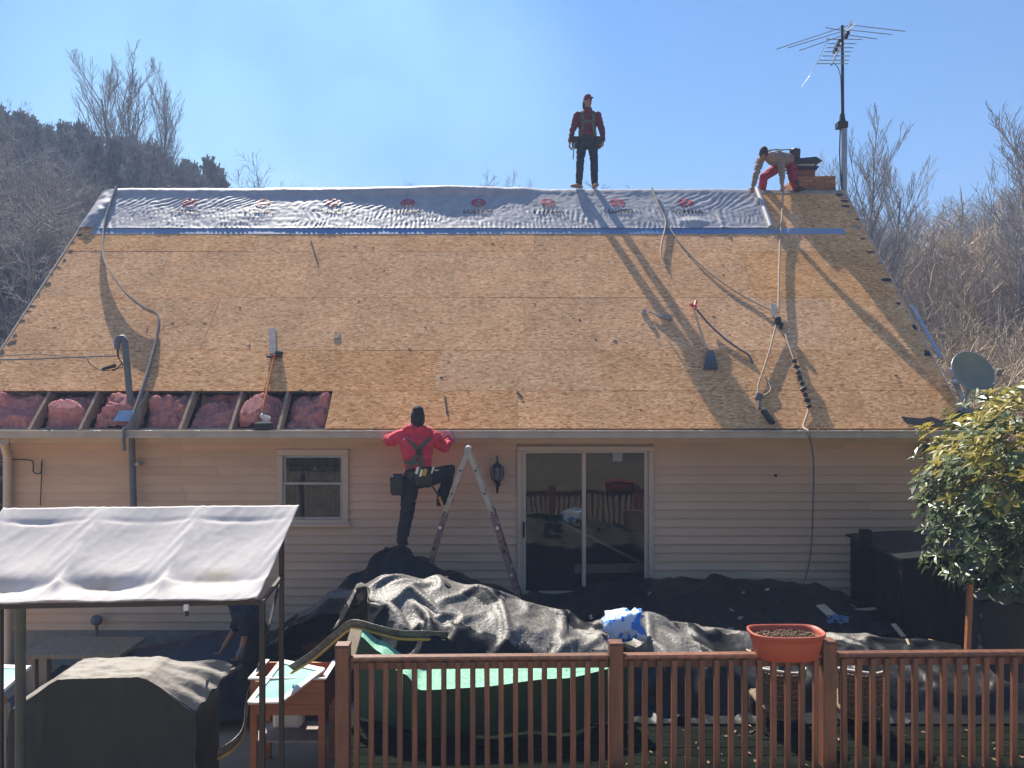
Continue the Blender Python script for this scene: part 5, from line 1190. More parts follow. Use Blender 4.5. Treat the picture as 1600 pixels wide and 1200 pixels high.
# scraps on the tarps
for name, a, c, w, h, m, lb, cat in (
    ('thin_batten', P(1152, 922, 10.3), P(1188, 955, 9.75), .04, .02, 'plank', 'thin yellowish batten slanting on the dark tarp left of the cable', 'batten'),
    ('board_scrap', P(1188, 955, 9.75), P(1228, 962, 9.6), .05, .02, 'plank', 'short yellowish scrap lying where the cable meets the tarp', 'board scrap'),
    ('board_scrap', P(1282, 952, 9.5), P(1300, 968, 9.3), .12, .02, 'plank', 'pale scrap of board on the tarp above the planter', 'board scrap'),
    ('board_scrap', P(1305, 962, 9.6), P(1368, 957, 9.7), .05, .02, 'plank', 'dull flat scrap on the tarp in front of the brown cabinet', 'board scrap'),
    ('thin_batten', P(1396, 982, 8.9), P(1412, 1002, 8.7), .05, .02, 'plank', 'short yellow green batten on the tarp right of the railing post', 'batten'),
    ('lumber_offcut', V((.72, 11.32, 1.02)), V((2.0, 11.5, .34)), .09, .04, 'plank', 'long pale board slanting behind the door glass', 'board'),
    ('lumber_offcut', V((.92, 11.30, .33)), V((1.98, 11.34, .34)), .03, .13, 'plank', 'short yellow board lying low behind the door glass', 'board')):
    b = MB(); b.bar(a + V((0, 0, .05)), c + V((0, 0, .05)), w, h); b.solo(name, M[m], lb, cat)
b = MB(); b.tube(smooth_path([P(1165 + 11 * math.cos(t), 966 + 8 * math.sin(t), 9.5) for t in [i * .7 for i in range(11)]] + [P(1200, 972, 9.4), P(1222, 958, 10.1)], 4), .012, 6); b.solo('cable_coil', M['pipe'], 'small coil of dark cable lying on the shaded tarp', 'cable')
b = MB(); b.grid(14, 10, lambda u, v: P(1292 + 34 * u, 968 + 12 * v + 4 * N(u * 4, v * 4), 8.9) + V((0, 0, .05 + .03 * N(u * 7, v * 6)))); b.solo('plastic_scrap', M['blue_strip'], 'bluish plastic scrap on the tarp above the planter', 'scrap')

# ------------------------------------------------------------------ hot tub, covered table, stake on the right
tb = thing('hot_tub', 'dark brown hot tub cabinet with black lid at the right house corner', 'hot tub', (5.4, 9.9, 0))
b = MB(); b.bx(4.62, 6.35, 9.05, 10.45, .0, 1.02); b.build('shell', M['tub'], tb)
for i in range(14):
    x = 4.62 + i * .1236; b = MB(); b.bx(x + .003, x + .119, 9.03, 9.049, .02, 1.0); b.build('cabinet_slat', M['tub'], tb)
for i in range(11):
    y = 9.06 + i * .126; b = MB(); b.bx(4.60, 4.619, y + .003, y + .122, .02, 1.0); b.build('cabinet_slat', M['tub'], tb)
b = MB(); b.grid(30, 24, lambda u, v: V((4.56 + u * 1.85, 9.0 + v * 1.5, 1.05 + .05 * math.sin(u * math.pi) + .03 * fold(u * 2, v * 2)))); b.bx(4.56, 6.41, 9.0, 10.5, 1.022, 1.05); b.build('lid', M['tarp'], tb)
b = MB(); b.bar(P(1375, 842, 10.3), P(1436, 870, 9.1), .03, .02); b.build('lid_seam', M['graywood'], tb)
b = MB(); c = P(1350, 830, 9.95); b.bx(c.x - .06, c.x + .06, 9.85, 9.97, 0, 1.22); b.solo('privacy_post', M['tub'], 'dark square post standing at the left end of the hot tub', 'post')
ct = thing('covered_table', 'small stand under a dark cover with grey top beside the bush', 'covered table', (5.25, 8.3, 0))
b = MB(); b.grid(40, 26, lambda u, v: (lambda a, t: V((5.28 + (.30 + .03 * math.sin(a * 7) + .05 * t) * math.cos(a), 8.3 + (.28 + .05 * t) * math.sin(a), .80 * (1 - t))))(u * 2 * math.pi, v)); b.build('drape', M['cover'], ct)
b = MB(); b.grid(24, 10, lambda u, v: (lambda a, r: V((5.28 + .31 * r * math.cos(a), 8.3 + .29 * r * math.sin(a), .88 - .075 * r ** 2 + .02 * math.sin(a * 7) * r)))(u * 2 * math.pi, v)); b.build('top', M['gray_cover'], ct)
b = MB(); b.bar(P(1516, 912, 7.9), P(1511, 1030, 7.9), .045, .045); b.solo('garden_stake', M['bench'], 'orange brown wooden stake standing under the leafy bush', 'stake')

# wicker chairs behind the railing
def chair(px0, px1, py0, py1, Y, label):
    a, c = P(px0, py1, Y), P(px1, py0, Y); w = c.x - a.x; z1 = c.z; zs = .34
    t = thing('wicker_chair', label, 'chair', ((a.x + c.x) / 2, Y + .2, 0), 0, 'wicker chairs on the deck')
    cxx = (a.x + c.x) / 2
    def bk(u, v): 
        ww = w * (.42 + .08 * v); ang = (u - .5) * 2.2
        return V((cxx + ww * math.sin(ang) * .95 / math.sin(1.1), Y + .22 - .22 * math.cos(ang) - .05 * v, .15 + v * (z1 - .15)))
    b = MB()
    for i in range(15): b.tube([bk(i / 14, k / 6) for k in range(7)], .007, 4, False)
    for k in range(17): b.tube([bk(i / 12, k / 16) + V((0, .008 if k % 2 else -.008, 0)) for i in range(13)], .010, 4, False)
    tag(b.build('woven_back', M['wicker'], t), kind='stuff')
    b = MB(); b.grid(16, 4, lambda u, v: bk(u, .02 + v * .96) + V((0, .02, 0))); b.build('back_lining', M['wicker'], t)
    b = MB(); b.tube([bk(i / 12, 1.0) + V((0, 0, .008 + .01 * math.sin(i * .5))) for i in range(13)], .012, 6); b.build('rim', M['cushion'], t)
    b = MB(); b.box((cxx, Y + .25, zs - .12), (w * .9, .42, .06)); b.build('seat', M['wicker'], t, bevel=.02)
    for sx in (-1, 1):
        for sy in (.06, .44):
            b = MB(); b.tube([(cxx + sx * w * .4, Y + sy, .0), (cxx + sx * w * .4, Y + sy, zs - .14)], .018, 8); b.build('leg', M['wicker'], t)
chair(1190, 1266, 1050, 1122, 6.75, 'round backed wicker chair standing below the terracotta planter')
chair(1313, 1392, 1050, 1118, 6.75, 'square backed wicker chair standing right of the railing post')
lt = MB(); rnd = random.Random(4)
for i in range(90):
    x, y = rnd.uniform(.9, 4.4), rnd.uniform(6.2, 7.2); m = Matrix.Rotation(rnd.uniform(0, 6), 3, 'Z') @ Matrix.Rotation(rnd.uniform(-.4, .4), 3, 'X')
    s_ = rnd.uniform(.012, .035); lt.add([V((x, y, .012)) + m @ V(p) for p in ((-s_, 0, 0), (0, -s_ * .4, .004), (s_, 0, 0), (0, s_ * .4, .004))], [(0, 1, 2, 3)])
tag(lt.build('fallen_leaves', M['soil']), kind='stuff')

# ------------------------------------------------------------------ grill canopy, covered grill, bench, cold frames on the left
GA = math.radians(3.5); gl = P(402, 935, 6.25); gl = V((gl.x, gl.y, 0))
can = thing('grill_canopy', 'canopy of sagging off white cloth on dark posts over the grill', 'canopy', (gl.x, gl.y, -.9), GA)
Wc, Dc = 2.52, .92; zf, zb = CAMZ - 335 * 6.25 / 1200 + .9, CAMZ - 190 * 7.17 / 1200 + .9
def cloth(u, v):                     # u from right (0) to left (1) in three bays, v from front (0) to ridge (1)
    ub = (u * 3) % 1.0 if u < 1 else 1.0; sag = math.sin(math.pi * ub) ** 1.0
    x = -Wc * u + .14 * v * (1 - u); y = Dc * v
    if v < .24: z = zf + (zb - zf) * .17 * (v / .24)
    else:
        t = (v - .24) / .76; z = zf + (zb - zf) * (.17 + .83 * (t ** .92))
    z -= .055 * sag * math.sin(math.pi * min(1, max(0, (v - .2) / .8))) + .07 * sag * math.exp(-((v - .21) / .07) ** 2) * (1 if u > .34 else .25)
    z += .035 * (1 - sag) ** 4 * math.exp(-((v - .2) / .07) ** 2)
    z += .005 * N(x * 2, v * 3) + .007 * max(0, N(ub * 9 + v * 7, v * 2.5 - ub * 3, int(u * 3))) + .007 * math.sin(34 * (min(ub, 1 - ub) * 1.5 + v * .8)) * math.exp(-(min(ub, 1 - ub) / .16) ** 2) * (.4 + .6 * N(u * 4, v * 3, 2)) + .0015 * N(x * 14, v * 22, 3)
    z -= .022 * math.exp(-((v - .86) / .022) ** 2) * sag * (.6 + N(u * 5, 2))
    y -= .05 * sag * math.exp(-(v / .1) ** 2) * (.5 + .5 * N(x * 2, 4)); z += .02 * N(x * 2.3, 9) * math.exp(-(v / .06) ** 2)
    return V((x, y, z))
b = MB(); b.grid(180, 70, cloth); ccl = b.build('canopy_cloth', M['canopy'], can, local=True)
sm_ = ccl.modifiers.new('thickness', 'SOLIDIFY'); sm_.thickness = .004
def cbar(name, a, c, w, m='post'): 
    b = MB(); b.bar(a, c, w, w); return b.build(name, M[m], can, local=True)
cbar('front_beam', (.01, .02, zf - .035), (-Wc, .02, zf - .035), .035)
cbar('ridge_beam', (.0, Dc, zb - .03), (-Wc, Dc, zb - .03), .03)
for i in range(4):
    x = -Wc * i / 3 + (-.02 if i == 0 else 0); cbar('roof_rib', (x, .24 * Dc, zf + .17 * (zb - zf) - .05), (x, Dc, zb - .05), .02)
cbar('post', (.03, .04, 0), (.03, .04, zf - .02), .042); cbar('post', (-.01, Dc - .05, 0), (-.01, Dc - .05, zb - .05), .042); cbar('post', (-Wc, Dc - .05, 0), (-Wc, Dc - .05, zb - .05), .042)
cbar('side_beam', (.03, .05, zf - .04), (-.01, Dc - .06, zf - .04), .028)
cbar('brace', (.03, .06, zf - .45), (.025, .62, zf - .05), .018)
b = MB(); b.box((-.56, -.01, zf - .06), (.035, .03, .05)); b.build('clip', M['white'], can, local=True)
b = MB(); b.box((-.555, -.01, zf - .105), (.022, .02, .05)); b.build('clip_strap', M['black'], can, local=True)
gp = P(32, 1000, 6.55); b = MB(); b.tube([V((gp.x, gp.y, -.9)), V((gp.x, gp.y, zf - .95))], .041, 14); b.solo('timber_post', M['green_post'], 'thick grey green round post at the left end of the canopy', 'post')

GY = 6.75
gr = thing('covered_grill', 'large grill under a black cover, its sunlit top painted grey', 'grill', (P(180, 0, GY).x, 7.0, -.9))
top = [(110, 1041), (265, 1036), (300, 1052), (345, 1076)]
def gz(py): return CAMZ - (py - 600) / 1200 * GY
def gxx(px): return (px - 800) / 1200 * GY
gprof = [(gxx(2), -.86), (gxx(12), gz(1113)), (gxx(60), gz(1082)), (gxx(88), gz(1063)), (gxx(105), gz(1062)), (gxx(215), gz(1059)), (gxx(228), gz(1062)), (gxx(255), gz(1080)), (gxx(292), gz(1106)), (gxx(304), gz(1112)), (gxx(318), -.86)]
def gtop(x): 
    for (a, za), (c, zc) in zip(gprof, gprof[1:]):
        if a <= x <= c: return za + (zc - za) * (x - a) / (c - a)
    return -.86
x0_, x1_ = gxx(8), gxx(304)
def gfront(u, v):
    x = x0_ + u * (x1_ - x0_); z = gtop(x); t = v
    return V((x + .02 * N(x * 3, t * 3) * t, GY + .02 * (1 - t) - .05 * t + .035 * N(x * 4, t * 1.2) * t + .01 * N(x * 13, t * 4), z + (-.86 - z) * t))
b = MB(); b.grid(90, 40, gfront)
b.grid(40, 20, lambda u, v: V((x1_ + .01 * N(v * 4, u * 3), GY + .02 + u * .55, (gtop(x1_ - .01)) * (1 - v) - .86 * v))); b.grid(40, 20, lambda u, v: V((x0_, GY + .02 + u * .55, (gtop(x0_ + .01)) * (1 - v) - .86 * v)))
b.build('cover_sides', M['cover'], gr)
def gcap(u, v):
    x = x0_ + u * (x1_ - x0_); z = gtop(x); right = sstep(gxx(225), gxx(300), x)
    return V((x + .14 * v * right, GY + .015 + v * (.42 + .10 * right), z + .035 * math.sin(min(1, v * 1.4) * math.pi / 2) * (1 - right) + .20 * v * right + .012 * N(x * 6, v * 7) + right * .018 * math.sin(v * 22 + x * 5) + .004 * N(x * 20, v * 16)))
b = MB(); b.grid(110, 36, gcap); b.build('cover_top', M['gray_cover'], gr)
b = MB(); b.strip(smooth_path([P(322, 1066, 7.0), P(345, 1058, 7.6), P(362, 1048, 8.3), P(378, 1040, 8.9)]), .05, .006, (0, .4, 1)); b.tube([P(330, 1060, 7.3), P(378, 1040, 8.9)], .012, 6); b.solo('pull_cord', M['gray_rope'], 'pale twisted cord running from the grill cover to the helper\'s hand', 'cord')

bn_ = thing('potting_bench', 'orange brown wooden potting bench left of the railing', 'potting bench', (-2.25, 7.9, -.9))
BY = 7.72; bl, brr = (391 - 800) / 1200 * BY, (507 - 800) / 1200 * BY; zt_, za_ = CAMZ - 462 * BY / 1200, CAMZ - 518 * BY / 1200
for k in range(3):
    b = MB(); h = (zt_ - za_ - .02) / 3; b.bx(bl, brr, BY, BY + .025, za_ + k * h + .002, za_ + (k + 1) * h - .002); b.build('front_board', M['bench'], bn_)
b = MB(); b.bx(bl, brr, BY + .026, BY + .50, za_ + .01, za_ + .03); b.bx(bl, bl + .025, BY + .026, BY + .5, za_ + .031, zt_); b.bx(brr - .025, brr, BY + .026, BY + .5, za_ + .031, zt_); b.bx(bl + .026, brr - .026, BY + .475, BY + .5, za_ + .031, zt_); b.build('trough', M['bench'], bn_)
b = MB(); b.bx(bl - .02, brr + .02, BY - .012, BY + .03, zt_ + .001, zt_ + .02); b.bx(bl - .02, bl + .03, BY + .031, BY + .52, zt_ + .001, zt_ + .02); b.bx(brr - .03, brr + .02, BY + .031, BY + .52, zt_ + .001, zt_ + .02); b.build('rim', M['white'], bn_)
for x in (bl + .03, brr - .03):
    for yy in (BY + .028, BY + .47):
        b = MB(); b.bx(x - .032, x + .032, yy - .03, yy + .03, -.9, za_ + .005); b.build('leg', M['bench'], bn_)
b = MB(); b.bx(bl, brr, BY + .03, BY + .48, -.52, -.50); b.build('shelf', M['graywood'], bn_)
def frame_sash(name, c4, label, inset=.05):
    t = thing(name, label, 'glazed sash', sum(c4, V()) / 4); n = (c4[1] - c4[0]).cross(c4[3] - c4[0]).normalized()
    if n.z < 0: n = -n
    for i in range(4):
        b = MB(); a, c = c4[i], c4[(i + 1) % 4]; d = (c - a).normalized() * .02; b.bar(a - d + n * .003 * (i % 2), c + d + n * .003 * (i % 2), inset, .025, n); b.build('frame_rail', M['white'], t)
    b = MB(); b.prism([p for p in c4], n * .006); b.build('pane', M['mint'], t)
frame_sash('glazed_sash', [P(392, 1096, 7.48), P(440, 1095, 7.48), P(503, 1047, 7.80), P(440, 1034, 7.92)], 'mint green glazed sash with white frame lying on the potting bench')
frame_sash('glazed_sash', [P(-55, 1115, 6.9), P(-10, 1092, 7.0), P(44, 1044, 7.5), P(-5, 1042, 7.55)], 'mint green glazed sash with white frame at the far left behind the post')
cf = thing('cold_frame_stand', 'dim wooden stand under the glazed sash at the far left', 'stand', P(0, 1150, 7.2))
for a, c in (((-60, 1122), (-60, 1330)), ((8, 1095), (8, 1330))):
    b = MB(); p = P(*a, 7.1); b.bx(p.x - .03, p.x + .03, 7.07, 7.13, -.9, p.z - .03); b.build('leg', M['graywood'], cf)
b = MB(); b.bar(P(-60, 1122, 7.14), P(10, 1097, 7.14), .04, .08); b.build('apron', M['bench'], cf)
wb = thing('garden_table', 'dim weathered table by the foundation behind the grill', 'table', (-5.5, 9.8, -.9))
b = MB(); b.bx(P(45, 0, 9.8).x, P(200, 0, 9.8).x, 9.6, 10.3, CAMZ - 415 * 9.8 / 1200 - .05, CAMZ - 415 * 9.8 / 1200); b.build('tabletop', M['lumber'], wb)
for px in (60, 78, 185):
    b = MB(); p = P(px, 0, 9.8); b.bx(p.x - .05, p.x + .05, 9.65, 9.75, -.9, CAMZ - 415 * 9.8 / 1200 - .051); b.build('leg', M['lumber'], wb)
rk = MB(); rnd = random.Random(8)
for i in range(40): rk.sphere((rnd.uniform(-2.75, -1.9), rnd.uniform(7.0, 7.7), -.88 + rnd.uniform(0, .05)), rnd.uniform(.03, .09), 7, 4, (1, .8, .6))
tag(rk.build('rubble', M['concrete']), kind='stuff')
b = MB(); b.bx(-2.5, -2.2, 8.0, 8.2, -.5, -.32); b.solo('paper_box', M['white'], 'crumpled pale paper box on the shelf of the potting bench', 'box', bevel=.03)
b = MB(); b.bx(-1.72, -1.52, 7.9, 8.1, -.9, -.25); b.solo('pale_block', M['graywood'], 'stack of pale blocks between the potting bench and the railing', 'block stack', bevel=.02)
# ------------------------------------------------------------------ trees, bushes
def tree_mesh(seed, h, r0, spread, levels, nb, taper=.62, up=.35, sides=3, wob=.12, lean=0.0, first=.25, twig_r=.008):
    rnd = random.Random(seed); tr, cr = MB(), MB()
    def grow(mbx, p, d, L, r, lev):
        n = 5 if lev < 2 else 3; pts = [p]; rad = [r]; dd = d.copy()
        for i in range(n):
            dd = (dd + V((rnd.uniform(-wob, wob), rnd.uniform(-wob, wob), rnd.uniform(-wob, wob) + up * .12 * (lev > 0)))).normalized()
            pts.append(pts[-1] + dd * (L / n)); rad.append(max(twig_r * .6, r * (1 - .75 * (i + 1) / n)))
        mbx.tube(pts, rad, 7 if lev == 0 else (4 if lev == 1 else sides), False)
        if lev >= levels: return
        k = nb[lev]
        for j in range(k):
            t = (first if lev == 0 else .2) + (1 - (first if lev == 0 else .2)) * (j + rnd.random()) / k
            q = min(n - 1, int(t * n)); b0 = pts[q].lerp(pts[q + 1], t * n - q); base = (pts[q + 1] - pts[q]).normalized()
            a = rnd.uniform(0, 2 * math.pi); s1 = base.orthogonal().normalized(); s2 = base.cross(s1)
            nd = (base * rnd.uniform(.55, .9) + (s1 * math.cos(a) + s2 * math.sin(a)) * spread * rnd.uniform(.7, 1.25) + V((0, 0, up * .5))).normalized()
            LL = L * taper * rnd.uniform(.7, 1.1) * (1.1 - .55 * t); rr = max(twig_r, rad[q] * .55)
            grow(cr, b0, nd, LL, rr, lev + 1)
    grow(tr, V((0, 0, -.3)), V((lean, 0, 1)).normalized(), h, r0, 0)
    return tr, cr
def as_tree(mk, name, label, group, loc, rz, s, m_tr='bark', m_cr='twig', cache={}):
    key = mk
    if key not in cache:
        tr, cr = TREES[mk]; a, c = tr.mesh('trunk'), cr.mesh('crown'); a.materials.append(M[m_tr]); c.materials.append(M[m_cr]); cache[key] = (a, c)
    t = bpy.data.objects.new(name, None); COL.objects.link(t); t.location = loc; t.rotation_euler = (0, 0, rz); t.scale = s; ORG[t.name] = Vector(loc)
    tag(t, label, 'tree', group)
    for nm, me in zip(('trunk', 'crown'), cache[key]):
        o = bpy.data.objects.new(nm, me); COL.objects.link(o); o.parent = t
    return t
TREES = {}
def TH(k): return max(v[2] for v in TREES[k][1].v)
def TW(k): return max(math.hypot(v[0], v[1]) for v in TREES[k][1].v)
for i in range(4): TREES['bare%d' % i] = tree_mesh(40 + i, 6.5, .14, .75, 3, (13, 8, 6), up=.3, twig_r=.011)
for i in range(3): TREES['tall%d' % i] = tree_mesh(60 + i, 11.0, .13, .42, 3, (24, 10, 6), taper=.50, up=.75, wob=.09, first=.18, twig_r=.010)
def brush(seed):
    rnd = random.Random(seed); tr, cr = MB(), MB()
    for k in range(26):
        a = rnd.uniform(0, 6.28); lean_ = rnd.uniform(.1, .9); p = V((rnd.uniform(-.6, .6), rnd.uniform(-.6, .6), -.1)); d = V((math.cos(a) * lean_, math.sin(a) * lean_, 1)).normalized(); L = rnd.uniform(2.2, 4.2); pts = [p]; n = 9
        for i in range(n):
            d = (d + V((math.cos(a) * .10, math.sin(a) * .10, -.10)) * (i / n) * rnd.uniform(.3, 1.6) + V((rnd.uniform(-.10, .10), rnd.uniform(-.10, .10), 0))).normalized(); pts.append(pts[-1] + d * L / n)
        (tr if k < 7 else cr).tube(pts, [.030 * (1 - .75 * i / n) for i in range(n + 1)], 4, False)
        for j in range(16):
            q = rnd.randint(2, n - 1); s = pts[q]; dd = ((pts[q] - pts[q - 1]).normalized() + V((rnd.uniform(-1, 1), rnd.uniform(-1, 1), rnd.uniform(-.3, .9)))).normalized(); LL = rnd.uniform(.3, 1.0); e = [s]
            for i in range(4): dd = (dd + V((rnd.uniform(-.25, .25), rnd.uniform(-.25, .25), rnd.uniform(-.2, .2)))).normalized(); e.append(e[-1] + dd * LL / 4)
            cr.tube(e, [.015, .013, .011, .009, .006], 3, False)
            for w in range(2):
                f = e[rnd.randint(1, 3)]; d2 = (dd + V((rnd.uniform(-1, 1), rnd.uniform(-1, 1), rnd.uniform(-.4, .8)))).normalized(); cr.tube([f, f + d2 * .2, f + d2 * .36 + V((0, 0, .05))], [.010, .008, .005], 3, False)
    return tr, cr
for i in range(3): TREES['brush%d' % i] = brush(80 + i)
def pine(seed, h):
    rnd = random.Random(seed); tr, cr = MB(), MB(); tr.tube([(0, 0, -.4), (.05, 0, h * .5), (0, .03, h)], [.14, .09, .02], 6, False); z = h * .12
    while z < h * .985:
        f = 1 - z / h; L = h * .30 * (f ** .75) * rnd.uniform(.75, 1.15) + .15
        for k in range(7):
            a = rnd.uniform(0, 6.28); d = V((math.cos(a), math.sin(a), rnd.uniform(-.05, .45))); Lk = L * rnd.uniform(.55, 1.15)
            cr.tube([V((0, 0, z)), V((0, 0, z)) + d * Lk], [.02, .006], 3, False)
            for j in range(int(9 + 26 * Lk)):
                t = rnd.uniform(.25, 1.05); c = V((0, 0, z)) + d * (Lk * t) + V((rnd.uniform(-.16, .16), rnd.uniform(-.16, .16), rnd.uniform(-.10, .14)))
                q = (d + V((rnd.uniform(-.8, .8), rnd.uniform(-.8, .8), rnd.uniform(-.2, .9)))).normalized() * rnd.uniform(.14, .30); s_ = q.orthogonal().normalized() * rnd.uniform(.03, .06); s2 = q.cross(s_).normalized() * .05
                cr.add([c - s_, c + s_, c + q + s2, c + q * .6 - s2 * 2], [(0, 1, 2), (0, 2, 3)])
        z += h * .042
    return tr, cr
for i in range(3): TREES['pine%d' % i] = pine(100 + i, 5.0)
rnd = random.Random(17)
# three tall bare trees standing above the left hill
for px, ptop, Y, k, s, lb in ((186, 88, 40, 0, 1.0, 'leftmost of the three tall bare trees above the left hill'), (215, 84, 42, 1, 1.0, 'middle tree of the three tall bare trees above the left hill'), (258, 112, 39, 2, .85, 'slender rightmost of the three tall bare trees above the left hill')):
    top = P(px, ptop, Y); g = ground_z(top.x, Y); hh = (top.z - g) / TH('tall%d' % k); as_tree('tall%d' % k, 'bare_tree', lb, 'tall bare trees on the left skyline', (top.x, Y, g), rnd.uniform(0, 6), (hh * s * 1.5, hh * s * 1.5, hh * 1.04))
for px, ptop, Y, k, lb in ((375, 240, 40, 2, 'small bare tree on the skyline just left of the underlayment'), (20, 155, 42, 1, 'small bare tree poking above the hill at the far left edge'), (692, 266, 48, 0, 'tiny bare treetop above the middle of the ridge'), (722, 264, 50, 3, 'tiny bare treetop right of its twin above the ridge'), (655, 278, 50, 1, 'lowest tiny bare treetop above the middle of the ridge'), (850, 283, 56, 2, 'faint low treetop above the ridge left of the standing worker'), (955, 286, 56, 0, 'faint low treetop above the ridge right of the standing worker')):
    top = P(px, ptop, Y); g = ground_z(top.x, Y); hh = max(.3, (top.z - g) / TH('bare%d' % k)); as_tree('bare%d' % k, 'bare_tree', lb, None, (top.x, Y, g), rnd.uniform(0, 6), (hh * 1.05, hh * 1.05, hh))
for px, ptop, Y, k, s, lb in ((1345, 238, 30, 0, .9, 'bare tree right behind the antenna mast'), (1385, 262, 33, 1, .9, 'bare tree with thin upright limbs right of the antenna mast'), (1300, 262, 36, 2, .8, 'faint bare tree behind the chimney'), (1585, 205, 24, 1, .95, 'large bare tree at the right edge of the picture'), (1625, 190, 27, 0, 1.0, 'bare tree cut off by the right edge of the picture')):
    top = P(px, ptop, Y); g = ground_z(top.x, Y); hh = (top.z - g) / TH('tall%d' % k); as_tree('tall%d' % k, 'bare_tree', lb, 'bare trees right of the house', (top.x, Y, g), rnd.uniform(0, 6), (hh * s * 1.7, hh * s * 1.7, hh * 1.12))
# pines and bare trees covering the left hill
SKYL = [(-60, 185), (0, 192), (60, 202), (120, 214), (200, 236), (260, 252), (320, 272), (350, 290)]
for i in range(110):
    px = -60 + 410 * ((i * .618034) % 1); Y = rnd.uniform(32, 47); pt = interp(SKYL, px) + (rnd.uniform(-26, 12) if i % 3 else rnd.uniform(10, 120)); x = (px - 800) / 1200 * Y
    g = ground_z(x, Y); hh = (CAMZ - (pt - 600) / 1200 * Y - g) / 5.0
    if hh < .35: continue
    hh = min(hh, 1.5); w = min(1.15, max(.7, hh)) * .62
    as_tree('pine%d' % (i % 3), 'pine_tree', 'dark pine among many on the hill left of the house', 'pines on the left hill', (x, Y, g), rnd.uniform(0, 6), (w, w, hh))
for i in range(290):
    Y = 17 + 26 * rnd.random() ** .8; px = rnd.uniform(-120, 330 if Y > 26 else 200); x = (px - 800) / 1200 * Y
    if Y < 26 and x > -10.0: continue
    g = ground_z(x, Y); top = interp(SKYL, px) + rnd.uniform(-4, 60); hh = min(rnd.uniform(.45, .85), (CAMZ - (top - 600) / 1200 * Y - g) / TH('bare%d' % (i % 4)))
    if hh < .2: continue
    if i % 7 == 0: kk = 'tall%d' % (i % 3); ht = hh * TH('bare0') / TH(kk) * 1.05; sc3 = (ht * 1.5, ht * 1.5, ht)
    else: kk = 'bare%d' % (i % 4); sc3 = (hh * 1.3, hh * 1.3, hh)
    as_tree(kk, 'bare_tree', 'leafless grey tree in the dense wood on the left hill', 'leafless trees on the left hill', (x, Y, g), rnd.uniform(0, 6), sc3)
for i in range(34):
    Y = rnd.uniform(44, 54); px = rnd.uniform(1290, 1680); x = (px - 800) / 1200 * Y; hh = rnd.uniform(.7, 1.05)
    as_tree('bare%d' % (i % 4), 'bare_tree', 'leafless grey tree on the hill beyond the brush at right', 'leafless trees on the right hill', (x, Y, ground_z(x, Y)), rnd.uniform(0, 6), (hh * 1.2, hh * 1.2, hh))
for i in range(150):
    Y = 13.5 + 25 * rnd.random() ** 1.4; px = rnd.uniform(1330 if Y > 19 else 1440, 1720); x = (px - 800) / 1200 * Y
    if x < 7.6 and Y < 19.5: continue
    hh = rnd.uniform(.75, 1.25) * (1 if Y < 25 else 1.25)
    t = as_tree('brush%d' % (i % 3), 'bare_shrub', 'tangled leafless shrub in the thicket right of the house', 'leafless shrubs right of the house', (x, Y, ground_z(x, Y)), rnd.uniform(0, 6), (hh, hh, hh), 'brush', 'brush'); t['category'] = 'shrub'
# evergreen bush by the right end of the deck
bu = thing('evergreen_bush', 'large glossy evergreen bush with backlit yellow painted into its top at the right edge', 'bush', (5.75, 8.05, -.9))
M['leaf'] = mat('glossy bush leaf', (0.13, 0.17, 0.06), 0.36, (0.065, 0.10, 0.04), 3, 3, spec=0.6, translucent=0.22)
M['leaf_backlit'] = mat('backlit yellow bush leaf', (0.46, 0.36, 0.06), 0.4, (0.28, 0.27, 0.05), 3, 3, spec=0.5, translucent=0.45)  # glow of light through the top leaves put into a yellower colour
def leaf_shape(L, w, fold_, droop):
    pts = [V((0, 0, 0)), V((w * .8, L * .35, fold_)), V((w, L * .6, fold_ - droop * .3)), V((0, L, -droop)), V((-w, L * .6, fold_ - droop * .3)), V((-w * .8, L * .35, fold_)), V((0, L * .45, -droop * .15))]
    return pts, [(0, 1, 6), (1, 2, 6), (2, 3, 6), (3, 4, 6), (4, 5, 6), (5, 0, 6)]
lv = []
for k, mt in enumerate(('leaf', 'leaf', 'leaf_backlit', 'leaf_backlit')):
    b = MB(); pts, fs = leaf_shape(.125 + .014 * (k % 2), .024 + .003 * (k % 2), .010, .006 + .012 * (k % 2)); b.add(pts, fs); me = b.mesh('leaf'); me.materials.append(M[mt]); lv.append(me)
rnd = random.Random(31); C0 = V((6.02, 8.15, 1.88)); mats = []
def brad(d): return 1.47 * (1 + 0.24 * N(d.x * 1.6, d.y * 1.6, d.z * 1.6) + .22 * N(d.x * 3.7, d.y * 3.7, d.z * 3.7))
tips = []
for i in range(1950):
    d = V((rnd.gauss(0, 1), rnd.gauss(0, 1), rnd.gauss(0, 1))).normalized(); r = brad(d) * (1 - .45 * rnd.random() ** 2.2)
    p = C0 + V((d.x * r, d.y * r * .9, d.z * r * 1.0))
    if p.z < .98 + .15 * N(p.x * 3, p.y * 3): continue
    tips.append((p, d))
leaves = []
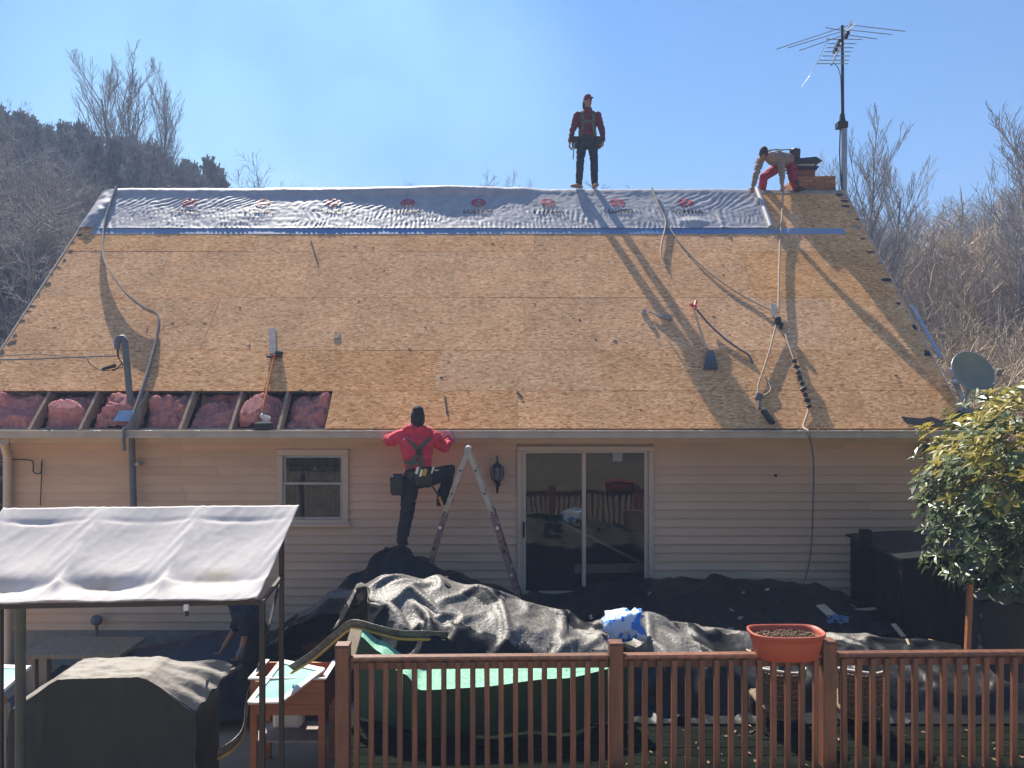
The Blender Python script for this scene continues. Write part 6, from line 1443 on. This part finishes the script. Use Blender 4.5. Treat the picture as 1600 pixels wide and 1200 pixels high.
for p, d in tips:
    ax_ = (d + V((0, 0, .9)) + V((rnd.uniform(-.3, .3), rnd.uniform(-.3, .3), rnd.uniform(-.2, .2)))).normalized(); s1 = ax_.orthogonal().normalized(); s2 = ax_.cross(s1); n = rnd.randint(6, 9); a0 = rnd.random() * 6
    backlit = (p.z > 1.95 + .40 * rnd.gauss(0, 1)) and (d.z > .0) and rnd.random() < .62  # top shoots take the backlit leaf colour
    for j in range(n):
        a = a0 + 2 * math.pi * j / n + rnd.uniform(-.3, .3); out = (s1 * math.cos(a) + s2 * math.sin(a) + ax_ * rnd.uniform(-.15, .55)).normalized()
        sx = out.cross(ax_).normalized(); uz = sx.cross(out)
        sc = rnd.uniform(.55, 1.2); m4 = Matrix((sx * sc, out * sc, uz * sc)).transposed().to_4x4(); m4.translation = p + ax_ * rnd.uniform(-.02, .03)
        leaves.append((m4, (2 if backlit else 0) + rnd.randint(0, 1), p))
def vis(l):
    p = l[2]; px = 800 + p.x / p.y * 1200; return (p - C0).normalized().y * 1.0 + (0 if px < 1600 else 5) - .25 * (p - C0).length
leaves.sort(key=vis)
for m4, k, p in leaves[:300]:
    o = bpy.data.objects.new('leaf', lv[k]); COL.objects.link(o); o.parent = bu; m = m4.copy(); m.translation -= ORG[bu.name]; o.matrix_local = m
fo = MB()
for m4, k, p in leaves[300:]:
    fo.cur = 0 if k < 2 else 1; me = lv[k]; fo.add([m4 @ v.co for v in me.vertices], [tuple(q.vertices) for q in me.polygons])
tag(fo.build('foliage', [M['leaf'], M['leaf_backlit']], bu), kind='stuff')
st = MB()
for i in range(22):
    p, d = tips[rnd.randrange(len(tips))]; st.tube(smooth_path([V((5.75 + rnd.uniform(-.1, .1), 8.05 + rnd.uniform(-.1, .1), -.9)), V((5.8, 8.1, .6)) + d * .15, C0 + d * .5 - V((0, 0, .2)), p], 4), [.03 * (1 - .06 * k) for k in range(13)], 5, False)
st.build('trunk', M['bark'], bu)

# ------------------------------------------------------------------ thin winter haze over the whole place
HZ = bpy.data.materials.new('haze'); HZ.use_nodes = True; t = HZ.node_tree; t.nodes.remove(t.nodes['Principled BSDF'])
vp = t.nodes.new('ShaderNodeVolumePrincipled'); vp.inputs['Color'].default_value = (.50, .66, 1.0, 1); vp.inputs['Density'].default_value = .0029; vp.inputs['Anisotropy'].default_value = .2
t.links.new(vp.outputs[0], t.nodes['Material Output'].inputs['Volume'])
b = MB(); b.bx(-401, 401, -301, 501, -2.2, 75); tag(b.build('haze', HZ), kind='stuff')
